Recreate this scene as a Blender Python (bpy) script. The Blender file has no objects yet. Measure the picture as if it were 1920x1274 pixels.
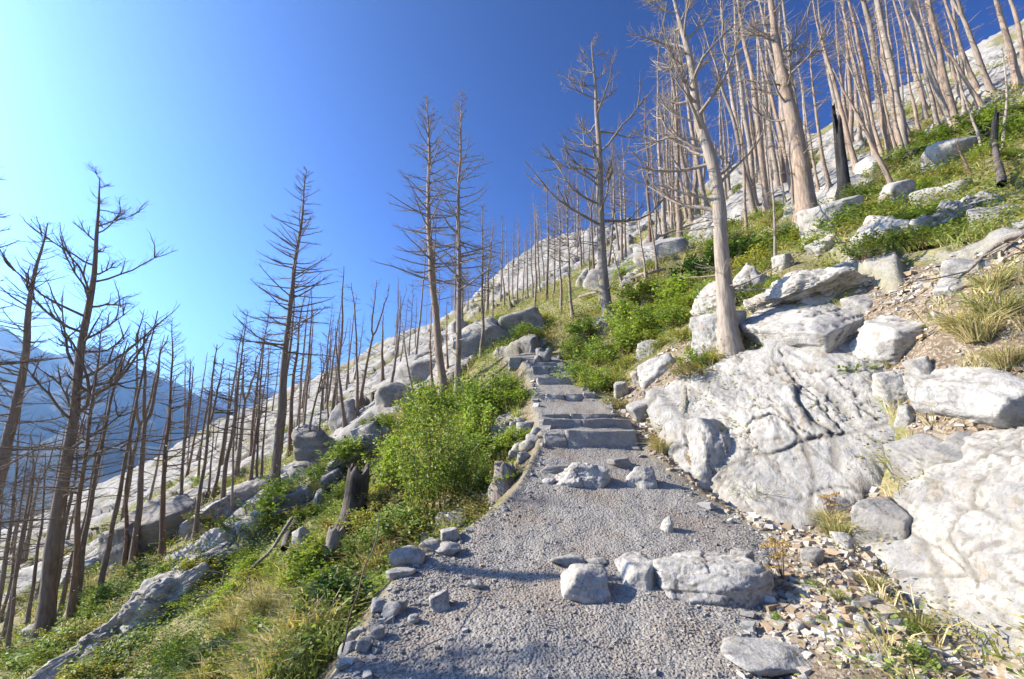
import bpy, bmesh, math, random
import numpy as np
from mathutils import Vector, Matrix

# ------------------------------------------------------------------ camera, sky, sun, exposure
S = bpy.context.scene
COL = S.collection
F_PX, CX, CY = 853.0, 960.0, 637.0          # focal length and centre in pixels of the 1920 x 1274 photograph
PITCH = math.radians(11.8)
CAM = np.array([0.0, 0.0, 1.6])
cam_d = bpy.data.cameras.new('camera')
cam_d.sensor_width = 36.0
cam_d.lens = 36.0 * F_PX / 1920.0
cam_d.clip_start = 0.05
cam_d.clip_end = 20000
cam = bpy.data.objects.new('camera', cam_d)
COL.objects.link(cam)
cam.location = CAM
cam.rotation_euler = (math.pi / 2 + PITCH, 0, 0)
S.camera = cam

SUN_AZ = math.radians(-83)                   # from +Y, negative is towards -X
SUN_EL = math.radians(30)
W = bpy.data.worlds.new('World')
S.world = W
W.use_nodes = True
wn = W.node_tree
wn.nodes.clear()
w_out = wn.nodes.new('ShaderNodeOutputWorld')
w_bg = wn.nodes.new('ShaderNodeBackground')
w_sky = wn.nodes.new('ShaderNodeTexSky')
w_sky.sky_type = 'NISHITA'
w_sky.sun_disc = False
w_sky.sun_elevation = SUN_EL
w_sky.sun_rotation = SUN_AZ
w_sky.altitude = 1500
w_sky.air_density = 1.0
w_sky.dust_density = 1.6
w_sky.ozone_density = 3.0
w_hs = wn.nodes.new('ShaderNodeHueSaturation')
w_hs.inputs['Hue'].default_value = 0.503
w_hs.inputs['Value'].default_value = 0.72
w_hs.inputs['Saturation'].default_value = 1.03
wn.links.new(w_sky.outputs[0], w_hs.inputs['Color'])
w_gm = wn.nodes.new('ShaderNodeGamma')
w_gm.inputs['Gamma'].default_value = 1.8
wn.links.new(w_hs.outputs[0], w_gm.inputs['Color'])
wn.links.new(w_gm.outputs[0], w_bg.inputs[0])
w_bg.inputs[1].default_value = 0.05
wn.links.new(w_bg.outputs[0], w_out.inputs[0])

sun_d = bpy.data.lights.new('sun', 'SUN')
sun_d.energy = 5.0
sun_d.angle = math.radians(0.53)
sun_d.color = (1.0, 0.905, 0.75)
sun = bpy.data.objects.new('sun', sun_d)
COL.objects.link(sun)
sdir = Vector((math.sin(SUN_AZ) * math.cos(SUN_EL), math.cos(SUN_AZ) * math.cos(SUN_EL), math.sin(SUN_EL)))
sun.rotation_euler = sdir.to_track_quat('Z', 'Y').to_euler()
sun.location = (-30, 10, 40)

S.view_settings.view_transform = 'Standard'
S.view_settings.look = 'None'
S.view_settings.exposure = 1.5
S.view_settings.gamma = 1.0
S.view_settings.use_curve_mapping = False
S.render.engine = 'CYCLES'
S.cycles.max_bounces = 6
S.cycles.volume_bounces = 0
S.cycles.use_denoising = True

# ------------------------------------------------------------------ numeric helpers
rng = np.random.default_rng(7)


def smooth(a, b, x):
    t = np.clip((x - a) / (b - a), 0, 1)
    return t * t * (3 - 2 * t)


def _hash(ix, iy, iz, seed):
    h = (ix.astype(np.uint32) * np.uint32(374761393) + iy.astype(np.uint32) * np.uint32(668265263)
         + iz.astype(np.uint32) * np.uint32(2246822519) + np.uint32((seed * 3266489917) & 0xffffffff))
    h = (h ^ (h >> np.uint32(13))) * np.uint32(1274126177)
    h = (h ^ (h >> np.uint32(15))) * np.uint32(2654435761)
    return (h ^ (h >> np.uint32(16))).astype(np.float64) / 4294967295.0


def vnoise(x, y, z, seed=0):
    x, y, z = np.broadcast_arrays(np.asarray(x, float), np.asarray(y, float), np.asarray(z, float))
    fx, fy, fz = np.floor(x), np.floor(y), np.floor(z)
    ix, iy, iz = (f.astype(np.int64) & 0xffffffff for f in (fx, fy, fz))
    u, v, w = x - fx, y - fy, z - fz
    u, v, w = (t * t * t * (t * (t * 6 - 15) + 10) for t in (u, v, w))
    ix1, iy1, iz1 = ix + 1, iy + 1, iz + 1
    c = lambda a, b, d: _hash(a, b, d, seed)
    a0 = c(ix, iy, iz) * (1 - u) + c(ix1, iy, iz) * u
    a1 = c(ix, iy1, iz) * (1 - u) + c(ix1, iy1, iz) * u
    b0 = c(ix, iy, iz1) * (1 - u) + c(ix1, iy, iz1) * u
    b1 = c(ix, iy1, iz1) * (1 - u) + c(ix1, iy1, iz1) * u
    return ((a0 * (1 - v) + a1 * v) * (1 - w) + (b0 * (1 - v) + b1 * v) * w) * 2 - 1


def fbm(x, y, z=0.0, octaves=4, seed=0, gain=0.5):
    x = np.asarray(x, float); y = np.asarray(y, float); z = np.asarray(z, float)
    r = 0.0
    a = 1.0
    for k in range(octaves):
        r = r + a * vnoise(x, y, z, seed + k * 17)
        x, y, z = (1.6 * x + 1.2 * y) + 3.1, (-1.2 * x + 1.6 * y) + 7.7, z * 2.03 + 1.7
        a *= gain
    return r


# ------------------------------------------------------------------ the hillside
HP = (10.0, 0.9, 2.9, 0.36, 0.52)


def hill(x, y):
    return HP[2] + HP[3] * (y - HP[0]) + HP[4] * (x - HP[1])


PY = [-6, 0, 2.6, 4.2, 5.0, 6.2, 6.3, 6.36, 6.78, 6.82, 7.2, 7.25, 8.36, 8.42, 10.45, 10.52, 11.3, 11.4, 12.2, 13.5, 16]
PZ = [-.8, 0, .39, .72, .97, 1.38, 1.46, 1.62, 1.69, 1.80, 1.85, 1.92, 2.2, 2.33, 2.96, 3.10, 3.28, 3.42, 3.65, 4.02, 4.8]
EY = [-6, 2.0, 2.6, 3.75, 4.2, 4.9, 6.2, 8.5, 11, 12.2, 13.5, 15]
EL = [-.9, -.9, -.88, -.84, -.50, -.02, .36, .40, .40, .0, -.4, -.8]
ER = [1.3, 1.2, 1.3, 2.0, 2.3, 2.0, 1.72, 1.58, 1.40, 1.2, 1.0, .8]
KY = [-6, 2.2, 3.2, 4.2, 4.9, 5.7, 7, 9, 12, 14]
KX = [2.2, 2.15, 2.65, 2.98, 2.45, 2.05, 2.0, 1.9, 1.6, 1.2]


def base_ground(x, y):
    """Gross shape: a plane hillside with the path benched into it."""
    x = np.asarray(x, float); y = np.asarray(y, float)
    H = hill(x, y)
    P = np.interp(y, PY, PZ)
    xl = np.interp(y, EY, EL) + 0.05 * vnoise(y * 1.1, 3.3, 0.5, 5)
    xr = np.interp(y, EY, ER) + 0.06 * vnoise(y * 1.1, 9.3, 0.5, 6)
    xc = np.maximum(np.interp(y, KY, KX), xr + .1)
    Ps = np.interp(y, [-6, 0, 2.6, 4.2, 6.2, 8.4, 10.5, 13.5, 16], [-.8, 0, .39, .72, 1.45, 2.26, 3.0, 4.02, 4.8])
    shelf = Ps + 0.10 * np.maximum(0, x - xr)
    cs = 1.05 - .3 * smooth(6, 9, y)
    right = np.minimum(shelf + cs * np.maximum(0, x - xc), np.maximum(H, shelf))
    left = np.maximum(Ps - .03 * smooth(0, .1, xl - x) - 0.85 * np.maximum(0, xl - x), np.minimum(H, Ps - .1 * np.maximum(0, xl - x)))
    z = np.where(x > (xl + xr) / 2, right, left)
    wp = smooth(17.5, 11.0, y)
    z = H * (1 - wp) + z * wp
    inside = smooth(xl - .06, xl + .08, x) * smooth(xr + .1, xr - .1, x) * smooth(13.8, 13.2, y)
    z = z + (P - Ps) * inside
    return z, inside


def strike(x, y):
    """Coordinates along and across the bedding of the limestone."""
    return 0.45 * x + 0.89 * y, 0.89 * x - 0.45 * y


def rock_amount(x, y):
    a, b = strike(x, y)
    r = np.hypot(x, y)
    n = fbm(a * .11, b * .42, 0.0, 4, 31) + .35 * fbm(x * .05, y * .05, 2.0, 2, 33)
    thr = .26 - .20 * smooth(12, 45, r) - .06 * smooth(0, -9, x) - .22 * smooth(55, 95, r)
    n = n + .9 * np.exp(-(((x - 5) / 12.0) ** 2 + ((y - 60) / 14.0) ** 2))
    return smooth(thr - .06, thr + .14, n)


def ground(x, y, detail=True):
    """Height of the ground; also returns path and rock amounts when detail is set."""
    x = np.asarray(x, float); y = np.asarray(y, float)
    z, inside = base_ground(x, y)
    r = np.hypot(x, y)
    xl_ = np.interp(y, EY, EL); xr_ = np.interp(y, EY, ER)
    gap = np.where(y < 13.5, np.maximum(np.maximum(xl_ - x, x - xr_), 0), 1.0)
    off = (1 - inside) * smooth(.0, .8, gap)
    near = smooth(0.0, 2.0, np.minimum(r - 1.0, 6))
    z = z + off * near * (.10 * fbm(x * .8, y * .8, 0, 3, 11) + .04 * np.minimum(r, 40) ** .8 * .5 * fbm(x * .16, y * .16, 0, 3, 12))
    rk = rock_amount(x, y) * off
    rkh = smooth(.25, .9, rk)
    a, b = strike(x, y)
    led = fbm(a * .35, b * 1.1, 0, 4, 41)
    step = (np.floor(led * 4) + smooth(.35, .65, led * 4 - np.floor(led * 4))) / 4
    z = z + rkh * np.minimum(.15 + .006 * r, .45) * (.9 + .9 * step)
    z = z - .85 * np.exp(-(((x - 3.45) / 1.15) ** 2 + ((y - 5.5) / 1.15) ** 2) ** 2) - 1.1 * np.exp(-(((x - 4.0) / 1.35) ** 2 + ((y - 2.7) / 1.25) ** 2) ** 2)
    # big knoll of pale rock beyond the steps, and broken rock towards the ridge
    z = z + 5.0 * np.exp(-(((x - 5) / 11.0) ** 2 + ((y - 62) / 12.0) ** 2))
    z = z + 1.3 * np.exp(-(((x + 1.2) / 2.4) ** 2 + ((y - 17.5) / 2.2) ** 2))
    z = z + smooth(40, 120, r) * 2.2 * fbm(x * .05, y * .05, 0, 4, 55)
    z = z + inside * (.022 * fbm(x * 1.7, y * 1.7, 0, 3, 61) + .008 * fbm(x * 9, y * 9, 0, 2, 63))
    # beyond the shoulder of the hill the land falls away into the valley
    t = smooth(150, 700, r)
    lim = np.where(r > 150, 150 / np.maximum(r, 1), 1.0)
    zr = hill(x * lim, y * lim)
    z = np.where(r > 150, zr * (1 - t) + (-150.0) * t - 25 * smooth(150, 260, r), z)
    z = np.maximum(z, -150 + 4 * fbm(x * .002, y * .002, 0, 3, 71))
    if not detail:
        return z
    return z, inside, rk


CP, SP = math.cos(PITCH), math.sin(PITCH)


def ray(px, py):
    u = (px - CX) / F_PX
    v = (CY - py) / F_PX
    return np.array([u, CP - SP * v, SP + CP * v])


TS = np.concatenate([np.geomspace(0.9, 200, 700)])


def at_ground(px, py, tmax=190.0):
    """The point of the hillside that this direction from the path looks at, and its depth."""
    d = ray(px, py)
    P = CAM[None] + TS[:, None] * d[None]
    h = P[:, 2] - ground(P[:, 0], P[:, 1], False)
    k = np.nonzero(h < 0)[0]
    if len(k) == 0 or TS[k[0]] > tmax:
        t = tmax if len(k) == 0 else tmax
        p = CAM + t * d
        p[2] = ground(p[0], p[1], False)
        return p, t
    i = max(k[0], 1)
    t = TS[i - 1] + (TS[i] - TS[i - 1]) * h[i - 1] / (h[i - 1] - h[i] + 1e-9)
    return CAM + t * d, t


def to_px(x, y, z):
    dx, dy, dz = x - CAM[0], y - CAM[1], z - CAM[2]
    f = dy * CP + dz * SP
    u = dx
    v = -dy * SP + dz * CP
    f = np.where(f < .05, .05, f)
    return CX + F_PX * u / f, CY - F_PX * v / f


def in_poly(px, py, poly):
    n = len(poly)
    c = np.zeros(np.shape(px), bool)
    j = n - 1
    for i in range(n):
        xi, yi = poly[i]; xj, yj = poly[j]
        c ^= ((yi > py) != (yj > py)) & (px < (xj - xi) * (py - yi) / (yj - yi + 1e-9) + xi)
        j = i
    return c


# ------------------------------------------------------------------ mesh helpers
def make_mesh(name, V, faces, smooth_shade=True, attrs=None, colors=None):
    """faces: list of int arrays (n, 3) or (n, 4)."""
    V = np.asarray(V, np.float32)
    me = bpy.data.meshes.new(name)
    me.vertices.add(len(V))
    me.vertices.foreach_set('co', V.ravel())
    faces = [np.asarray(f, np.int32) for f in faces if len(f)]
    li = np.concatenate([f.ravel() for f in faces])
    tot = np.concatenate([np.full(len(f), f.shape[1], np.int32) for f in faces])
    me.loops.add(len(li))
    me.loops.foreach_set('vertex_index', li)
    me.polygons.add(len(tot))
    st = np.concatenate([[0], np.cumsum(tot)[:-1]]).astype(np.int32)
    me.polygons.foreach_set('loop_start', st)
    me.polygons.foreach_set('loop_total', tot)
    me.update(calc_edges=True)
    me.polygons.foreach_set('use_smooth', np.full(len(tot), smooth_shade, bool))
    for k, a in (attrs or {}).items():
        at = me.attributes.new(k, 'FLOAT', 'POINT')
        at.data.foreach_set('value', np.asarray(a, np.float32).ravel())
    if colors is not None:
        at = me.attributes.new('tint', 'FLOAT_COLOR', 'POINT')
        c = np.ones((len(V), 4), np.float32)
        c[:, :3] = colors
        at.data.foreach_set('color', c.ravel())
    return me


def link(name, me, mat=None, parent=None, label=None, category=None, group=None, kind=None):
    o = bpy.data.objects.new(name, me)
    COL.objects.link(o)
    if mat is not None and me is not None and len(me.materials) == 0:
        me.materials.append(mat)
    elif mat is not None and me is not None:
        o.material_slots[0].link = 'OBJECT'
        o.material_slots[0].material = mat
    if parent is not None:
        o.parent = parent
    if label: o['label'] = label
    if category: o['category'] = category
    if group: o['group'] = group
    if kind: o['kind'] = kind
    return o


# ------------------------------------------------------------------ materials
def new_mat(name):
    m = bpy.data.materials.new(name)
    m.use_nodes = True
    nt = m.node_tree
    nt.nodes.clear()
    out = nt.nodes.new('ShaderNodeOutputMaterial')
    return m, nt, out


class N:
    """Small wrapper for writing node trees."""
    def __init__(self, nt):
        self.nt = nt

    def node(self, typ, ins=None, **props):
        n = self.nt.nodes.new(typ)
        for k, v in props.items():
            setattr(n, k, v)
        for k, v in (ins or {}).items():
            if isinstance(v, bpy.types.NodeSocket):
                self.nt.links.new(v, n.inputs[k])
            else:
                n.inputs[k].default_value = v
        return n

    def noise(self, vec, scale, detail=5, rough=.6, dist=0.0):
        n = self.node('ShaderNodeTexNoise', {'Scale': scale, 'Detail': detail, 'Roughness': rough, 'Distortion': dist})
        self.nt.links.new(vec, n.inputs['Vector'])
        return n.outputs['Fac']

    def ramp(self, fac, stops, interp='LINEAR'):
        n = self.nt.nodes.new('ShaderNodeValToRGB')
        cr = n.color_ramp
        cr.interpolation = interp
        while len(cr.elements) > 1:
            cr.elements.remove(cr.elements[-1])
        for i, (p, c) in enumerate(stops):
            e = cr.elements[0] if i == 0 else cr.elements.new(p)
            e.position = p
            e.color = (c, c, c, 1) if isinstance(c, (int, float)) else (*c, 1)
        self.nt.links.new(fac, n.inputs[0])
        return n.outputs[0]

    def mix(self, fac, a, b, mode='MIX'):
        n = self.nt.nodes.new('ShaderNodeMix')
        n.data_type = 'RGBA'
        n.blend_type = mode
        for sock, v in ((n.inputs[0], fac), (n.inputs[6], a), (n.inputs[7], b)):
            if isinstance(v, bpy.types.NodeSocket):
                self.nt.links.new(v, sock)
            elif isinstance(v, (int, float)):
                sock.default_value = v
            else:
                sock.default_value = (*v, 1)
        return n.outputs[2]

    def math(self, op, a, b=0.0):
        n = self.nt.nodes.new('ShaderNodeMath')
        n.operation = op
        for s, v in ((n.inputs[0], a), (n.inputs[1], b)):
            if isinstance(v, bpy.types.NodeSocket):
                self.nt.links.new(v, s)
            else:
                s.default_value = v
        return n.outputs[0]

    def attr(self, name, out='Fac', typ='GEOMETRY'):
        return self.node('ShaderNodeAttribute', attribute_name=name, attribute_type=typ).outputs[out]

    def bump(self, height, strength, dist):
        n = self.node('ShaderNodeBump', {'Strength': strength, 'Distance': dist})
        self.nt.links.new(height, n.inputs['Height'])
        return n.outputs[0]

    def bsdf(self, col, rough=.9, normal=None, spec=.25):
        n = self.node('ShaderNodeBsdfPrincipled', {'Roughness': rough, 'Specular IOR Level': spec})
        if isinstance(col, bpy.types.NodeSocket):
            self.nt.links.new(col, n.inputs['Base Color'])
        else:
            n.inputs['Base Color'].default_value = (*col, 1)
        if normal is not None:
            self.nt.links.new(normal, n.inputs['Normal'])
        return n.outputs[0]


def limestone_nodes(n, vec, white=.60, grey=.34, warm=True):
    """Pale limestone with grey weathering, thin dark cracks and ochre lichen; returns colour and bump height."""
    big = n.noise(vec, 1.3, 3, .62)
    fine = n.noise(vec, 14, 4, .72)
    mid = n.noise(vec, 4.5, 4, .7)
    c = n.ramp(mid, [(.30, (grey * 1.02, grey * .98, grey * .92)), (.47, (white * .84, white * .79, white * .70)), (.66, (white, white * .95, white * .85))])
    g = n.ramp(big, [(.44, 0.0), (.56, 1.0)])
    c = n.mix(n.math('MULTIPLY', g, .62), c, (grey * .95, grey * .94, grey * .92))
    st = n.ramp(n.noise(vec, 2.6, 3, .65), [(.56, 0.0), (.68, .5)])
    c = n.mix(st, c, (.30, .235, .155))
    sp = n.ramp(fine, [(.34, 0.6), (.50, 0.0)])
    c = n.mix(sp, c, (.16, .155, .15))
    lich = n.ramp(n.noise(vec, 9.0, 2, .6), [(.60, 0.0), (.66, 1.0)])
    c = n.mix(n.math('MULTIPLY', lich, .42), c, (.26, .23, .14))
    wave = n.node('ShaderNodeTexVoronoi', {'Scale': 3.6, 'Randomness': 1.0}, feature='DISTANCE_TO_EDGE')
    dv = n.node('ShaderNodeVectorMath', operation='ADD')
    nv = n.node('ShaderNodeTexNoise', {'Scale': 3.0, 'Detail': 2.0})
    n.nt.links.new(vec, nv.inputs['Vector'])
    sc = n.node('ShaderNodeVectorMath', operation='SCALE')
    sc.inputs['Scale'].default_value = .9
    n.nt.links.new(nv.outputs['Color'], sc.inputs[0])
    n.nt.links.new(vec, dv.inputs[0]); n.nt.links.new(sc.outputs[0], dv.inputs[1])
    n.nt.links.new(dv.outputs[0], wave.inputs['Vector'])
    ck = n.ramp(wave.outputs['Distance'], [(0.0, 1.0), (.012, .75), (.035, 0.0)])
    brk = n.ramp(big, [(.45, 0.0), (.58, 1.0)])
    ckb = n.math('MULTIPLY', ck, brk)
    c = n.mix(n.math('MULTIPLY', ckb, .5), c, (.11, .10, .08))
    h = n.math('ADD', n.math('MULTIPLY', mid, .7), n.math('MULTIPLY', fine, .35))
    return c, h


def mat_limestone(name, white=.60, grey=.34, scale=1.0, stretch=(1, 1, 1), strength=.8, spots=0.0):
    m, nt, out = new_mat(name)
    n = N(nt)
    tc = n.node('ShaderNodeNewGeometry')
    mp = n.node('ShaderNodeMapping')
    mp.inputs['Scale'].default_value = [scale * s for s in stretch]
    nt.links.new(tc.outputs['Position'], mp.inputs['Vector'])
    c, h = limestone_nodes(n, mp.outputs[0], white, grey)
    if spots:
        vz = n.node('ShaderNodeTexVoronoi', {'Scale': 8.0, 'Randomness': 1.0})
        wob = n.node('ShaderNodeTexNoise', {'Scale': 9.0, 'Detail': 3.0})
        nt.links.new(mp.outputs[0], wob.inputs['Vector'])
        ad = n.node('ShaderNodeVectorMath', operation='MULTIPLY_ADD')
        ad.inputs[1].default_value = (.16, .16, .16)
        nt.links.new(wob.outputs['Color'], ad.inputs[0]); nt.links.new(mp.outputs[0], ad.inputs[2])
        nt.links.new(ad.outputs[0], vz.inputs['Vector'])
        sp_ = n.ramp(vz.outputs['Distance'], [(.22, 1.0), (.36, 0.0)])
        pick = n.ramp(vz.outputs['Color'], [(.40, 0.0), (.46, 1.0)])
        c = n.mix(n.math('MULTIPLY', n.math('MULTIPLY', sp_, pick), spots), c, (.17, .16, .115))
    cr = n.attr('crack')
    c = n.mix(n.math('MULTIPLY', cr, .85), c, (.10, .085, .065))
    nt.links.new(n.bsdf(c, .92, n.bump(h, strength, .05 / scale)), out.inputs[0])
    return m


M = {}
M['limestone'] = mat_limestone('limestone', .47, .27)
M['limestone_wrinkled'] = mat_limestone('limestone_wrinkled', .45, .25, 1.3, (1.6, 1.2, .7), .9, .25)
M['limestone_grey'] = mat_limestone('limestone_grey', .34, .21, 1.2)
M['limestone_hump'] = mat_limestone('limestone_hump', .40, .23, 1.7, (1.0, 1.0, .8), 1.0, .6)
M['limestone_bright'] = mat_limestone('limestone_bright', .50, .31, 1.5)
M['stone'] = mat_limestone('stone', .45, .27, 3.0)
M['step_stone'] = mat_limestone('step_stone', .36, .23, 2.2)


def mat_ground():
    m, nt, out = new_mat('hillside_ground')
    n = N(nt)
    geo = n.node('ShaderNodeNewGeometry')
    pos = geo.outputs['Position']
    lime, limeh = limestone_nodes(n, pos, .40, .24)
    # crushed grey gravel of the path
    gv = n.node('ShaderNodeTexVoronoi', {'Scale': 55.0, 'Randomness': 1.0})
    nt.links.new(pos, gv.inputs['Vector'])
    gcol = n.ramp(gv.outputs['Color'], [(0.0, (.20, .187, .168)), (.5, (.265, .248, .223)), (1.0, (.33, .308, .28))])
    gb = n.noise(pos, 1.4, 2, .6)
    gcol = n.mix(n.ramp(gb, [(.46, 0.0), (.66, .6)]), gcol, (.24, .19, .145))
    gh = n.math('SUBTRACT', 1.0, gv.outputs['Distance'])
    # brown soil with chips of stone
    sv = n.node('ShaderNodeTexVoronoi', {'Scale': 48.0, 'Randomness': 1.0})
    nt.links.new(pos, sv.inputs['Vector'])
    sn = n.noise(pos, 6, 3, .7)
    soil = n.ramp(sn, [(.3, (.10, .072, .048)), (.5, (.16, .12, .082)), (.7, (.23, .18, .125))])
    chips = n.ramp(sv.outputs['Color'], [(.60, 0.0), (.64, 1.0)])
    soil = n.mix(n.math('MULTIPLY', chips, .6), soil, n.ramp(sn, [(.3, (.28, .23, .17)), (.7, (.42, .37, .29))]))
    # thin turf: moss, dry straw and litter between the plants
    tn = n.noise(pos, 2.2, 4, .7)
    tf = n.noise(pos, 18, 3, .75)
    turf = n.ramp(tn, [(.30, (.10, .11, .045)), (.46, (.18, .175, .07)), (.60, (.27, .23, .115)), (.74, (.36, .295, .17))])
    turf = n.mix(n.ramp(tf, [(.35, .5), (.52, 0.0)]), turf, (.05, .048, .025))
    c = n.mix(n.attr('soil'), turf, soil)
    c = n.mix(n.attr('rock'), c, lime)
    c = n.mix(n.attr('path'), c, gcol)
    h1 = n.math('MULTIPLY', gh, n.attr('path'))
    h = n.math('ADD', n.math('MULTIPLY', h1, .25), n.math('MULTIPLY', tf, .6))
    nt.links.new(n.bsdf(c, .95, n.bump(h, .8, .05)), out.inputs[0])
    return m


M['ground'] = mat_ground()


def mat_bark(name, dark, light, char=.0, scale=1.0):
    m, nt, out = new_mat(name)
    n = N(nt)
    tc = n.node('ShaderNodeTexCoord')
    info = n.node('ShaderNodeObjectInfo')
    mp = n.node('ShaderNodeMapping')
    mp.inputs['Scale'].default_value = (9 * scale, 9 * scale, 1.6 * scale)
    nt.links.new(tc.outputs['Object'], mp.inputs['Vector'])
    a = n.noise(mp.outputs[0], 2.2, 6, .68, .3)
    b = n.noise(tc.outputs['Object'], 1.1, 3, .5)
    c = n.ramp(a, [(.30, dark), (.50, tuple((x + y) / 2 for x, y in zip(dark, light))), (.68, light)])
    c = n.mix(n.ramp(b, [(.42, 0.0), (.62, .6)]), c, (.5 * light[0] + .06, .5 * light[1] + .06, .5 * light[2] + .06))
    if char:
        ch = n.ramp(n.noise(tc.outputs['Object'], .9, 4, .6), [(.66 - char * .3, 0.0), (.74 - char * .3, .8)])
        c = n.mix(ch, c, (.022, .02, .018))
    v = n.math('ADD', n.math('MULTIPLY', info.outputs['Random'], .35), .82)
    c = n.mix(1.0, c, n.ramp(v, [(0.0, 0.0), (1.0, 1.0)]), 'MULTIPLY')
    nt.links.new(n.bsdf(c, .9, n.bump(a, .9, .03)), out.inputs[0])
    return m


M['bark_dark'] = mat_bark('bark_dark', (.11, .082, .062), (.31, .24, .185), .10)
M['bark_grey'] = mat_bark('bark_grey', (.12, .092, .07), (.40, .325, .255), .2)
M['bark_tan'] = mat_bark('bark_tan', (.15, .10, .068), (.45, .345, .255), .24)
M['bark_pale'] = mat_bark('bark_pale', (.17, .135, .10), (.48, .405, .325), .16)
M['bark_rust'] = mat_bark('bark_rust', (.10, .06, .04), (.30, .20, .13), .3)
M['twig_dark'] = mat_bark('twig_dark', (.11, .085, .066), (.28, .22, .175))
M['twig_grey'] = mat_bark('twig_grey', (.17, .14, .115), (.38, .32, .265))
M['twig_pale'] = mat_bark('twig_pale', (.22, .175, .135), (.42, .355, .29))
M['charcoal'] = mat_bark('charcoal', (.010, .010, .010), (.04, .038, .036))
M['charred_wood'] = mat_bark('charred_wood', (.03, .025, .02), (.22, .18, .15), .75)
M['dead_wood'] = mat_bark('dead_wood', (.10, .08, .065), (.40, .34, .28))


def mat_leaf(name, trans=.38, rough=.55):
    m, nt, out = new_mat(name)
    n = N(nt)
    info = n.node('ShaderNodeObjectInfo')
    c = n.attr('tint', 'Color')
    hsv = n.node('ShaderNodeHueSaturation')
    nt.links.new(c, hsv.inputs['Color'])
    hsv.inputs['Saturation'].default_value = 1.0
    v = n.math('ADD', n.math('MULTIPLY', info.outputs['Random'], .35), .82)
    nt.links.new(v, hsv.inputs['Value'])
    hsv.inputs['Hue'].default_value = .5
    col = hsv.outputs[0]
    p = n.bsdf(col, rough, None, .35)
    t = n.node('ShaderNodeBsdfTranslucent')
    tc = n.mix(1.0, col, (1.25, 1.35, .55), 'MULTIPLY')
    nt.links.new(tc, t.inputs['Color'])
    mx = n.node('ShaderNodeMixShader')
    mx.inputs[0].default_value = trans
    nt.links.new(p, mx.inputs[1]); nt.links.new(t.outputs[0], mx.inputs[2])
    nt.links.new(mx.outputs[0], out.inputs[0])
    return m


M['leaf'] = mat_leaf('leaf')
M['blade'] = mat_leaf('blade', .3, .6)


def mat_tint(name, rough=.9):
    m, nt, out = new_mat(name)
    n = N(nt)
    geo = n.node('ShaderNodeNewGeometry')
    a = n.noise(geo.outputs['Position'], 60, 4, .6)
    c = n.mix(n.ramp(a, [(.3, .45), (.6, 0.0)]), n.attr('tint', 'Color'), (.16, .15, .13))
    nt.links.new(n.bsdf(c, rough, n.bump(a, .5, .01)), out.inputs[0])
    return m


M['pebble'] = mat_tint('pebble')


def mat_mountain(name):
    m, nt, out = new_mat(name)
    n = N(nt)
    geo = n.node('ShaderNodeNewGeometry')
    a = n.noise(geo.outputs['Position'], .006, 7, .65)
    c = n.ramp(a, [(.35, (.025, .035, .025)), (.55, (.05, .055, .042)), (.68, (.11, .11, .10))])
    nt.links.new(n.bsdf(c, .95), out.inputs[0])
    return m


M['mountain'] = mat_mountain('mountain_slope')

# ------------------------------------------------------------------ zones of the ground
SOIL = [
    [(1540, 600), (1600, 540), (1780, 500), (1930, 430), (1930, 820), (1800, 930), (1740, 900), (1680, 760), (1640, 680)],
    [(1330, 1290), (1380, 1130), (1490, 1045), (1560, 1000), (1740, 950), (1960, 900), (2100, 1700), (1250, 1700)],
    [(1240, 880), (1260, 840), (1420, 880), (1700, 930), (1640, 1010), (1520, 1050), (1440, 985), (1330, 930)],
    [(1140, 760), (1200, 700), (1290, 640), (1330, 680), (1280, 760), (1230, 850), (1180, 800)],
]
GREEN = [
    [(300, 1280), (380, 1120), (470, 960), (560, 900), (700, 790), (820, 725), (960, 680), (1010, 745), (940, 800), (940, 900), (860, 985), (740, 1060), (690, 1140), (640, 1280)],
    [(1040, 690), (1050, 610), (1130, 560), (1250, 470), (1400, 410), (1520, 395), (1560, 440), (1450, 510), (1330, 560), (1330, 650), (1190, 720), (1170, 770), (1120, 745)],
    [(1560, 390), (1700, 300), (1920, 160), (1920, 420), (1780, 480), (1640, 480), (1520, 480)],
    [(880, 690), (930, 650), (1040, 590), (1060, 640), (950, 690)],
    [(0, 1280), (0, 1130), (130, 1080), (260, 1000), (420, 960), (420, 1060), (250, 1200), (180, 1280)],
]


GOLD = [(400, 1150), (470, 1090), (600, 1070), (640, 1110), (600, 1200), (540, 1280), (380, 1290)]


def zones(x, y, z, path, rk):
    px, py = to_px(x, y, z)
    jx = 22 * fbm(x * 1.1, y * 1.1, 0, 3, 81)
    jy = 16 * fbm(x * 1.1, y * 1.1, 5, 3, 83)
    px = px + jx; py = py + jy
    front = (y > .5) & (np.hypot(x, y) < 70)
    soil = np.zeros(np.shape(x)); green = np.zeros(np.shape(x))
    for p in SOIL:
        soil = np.maximum(soil, in_poly(px, py, p) & front)
    for p in GREEN:
        green = np.maximum(green, in_poly(px, py, p) & front)
    wild = smooth(.28, .6, fbm(x * .35, y * .35, 9, 4, 85) + .15)
    soil = np.maximum(soil * 1.0, .55 * wild * (1 - green) * smooth(20, 5, np.hypot(x, y)))
    soil = np.maximum(soil, ((x - np.interp(y, EY, ER) < .6) & (x - np.interp(y, EY, ER) > -.1) & (y < 6.4) & (y > -3)) * 1.0)
    soil = np.maximum(soil, .8 * ((np.interp(y, EY, EL) - x < .22) & (np.interp(y, EY, EL) - x > -.1) & (y < 13) & (y > -3)))
    rk2 = rk * (1 - .8 * green) * (1 - .75 * soil)
    return soil * (1 - path), green * (1 - path), rk2


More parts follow.
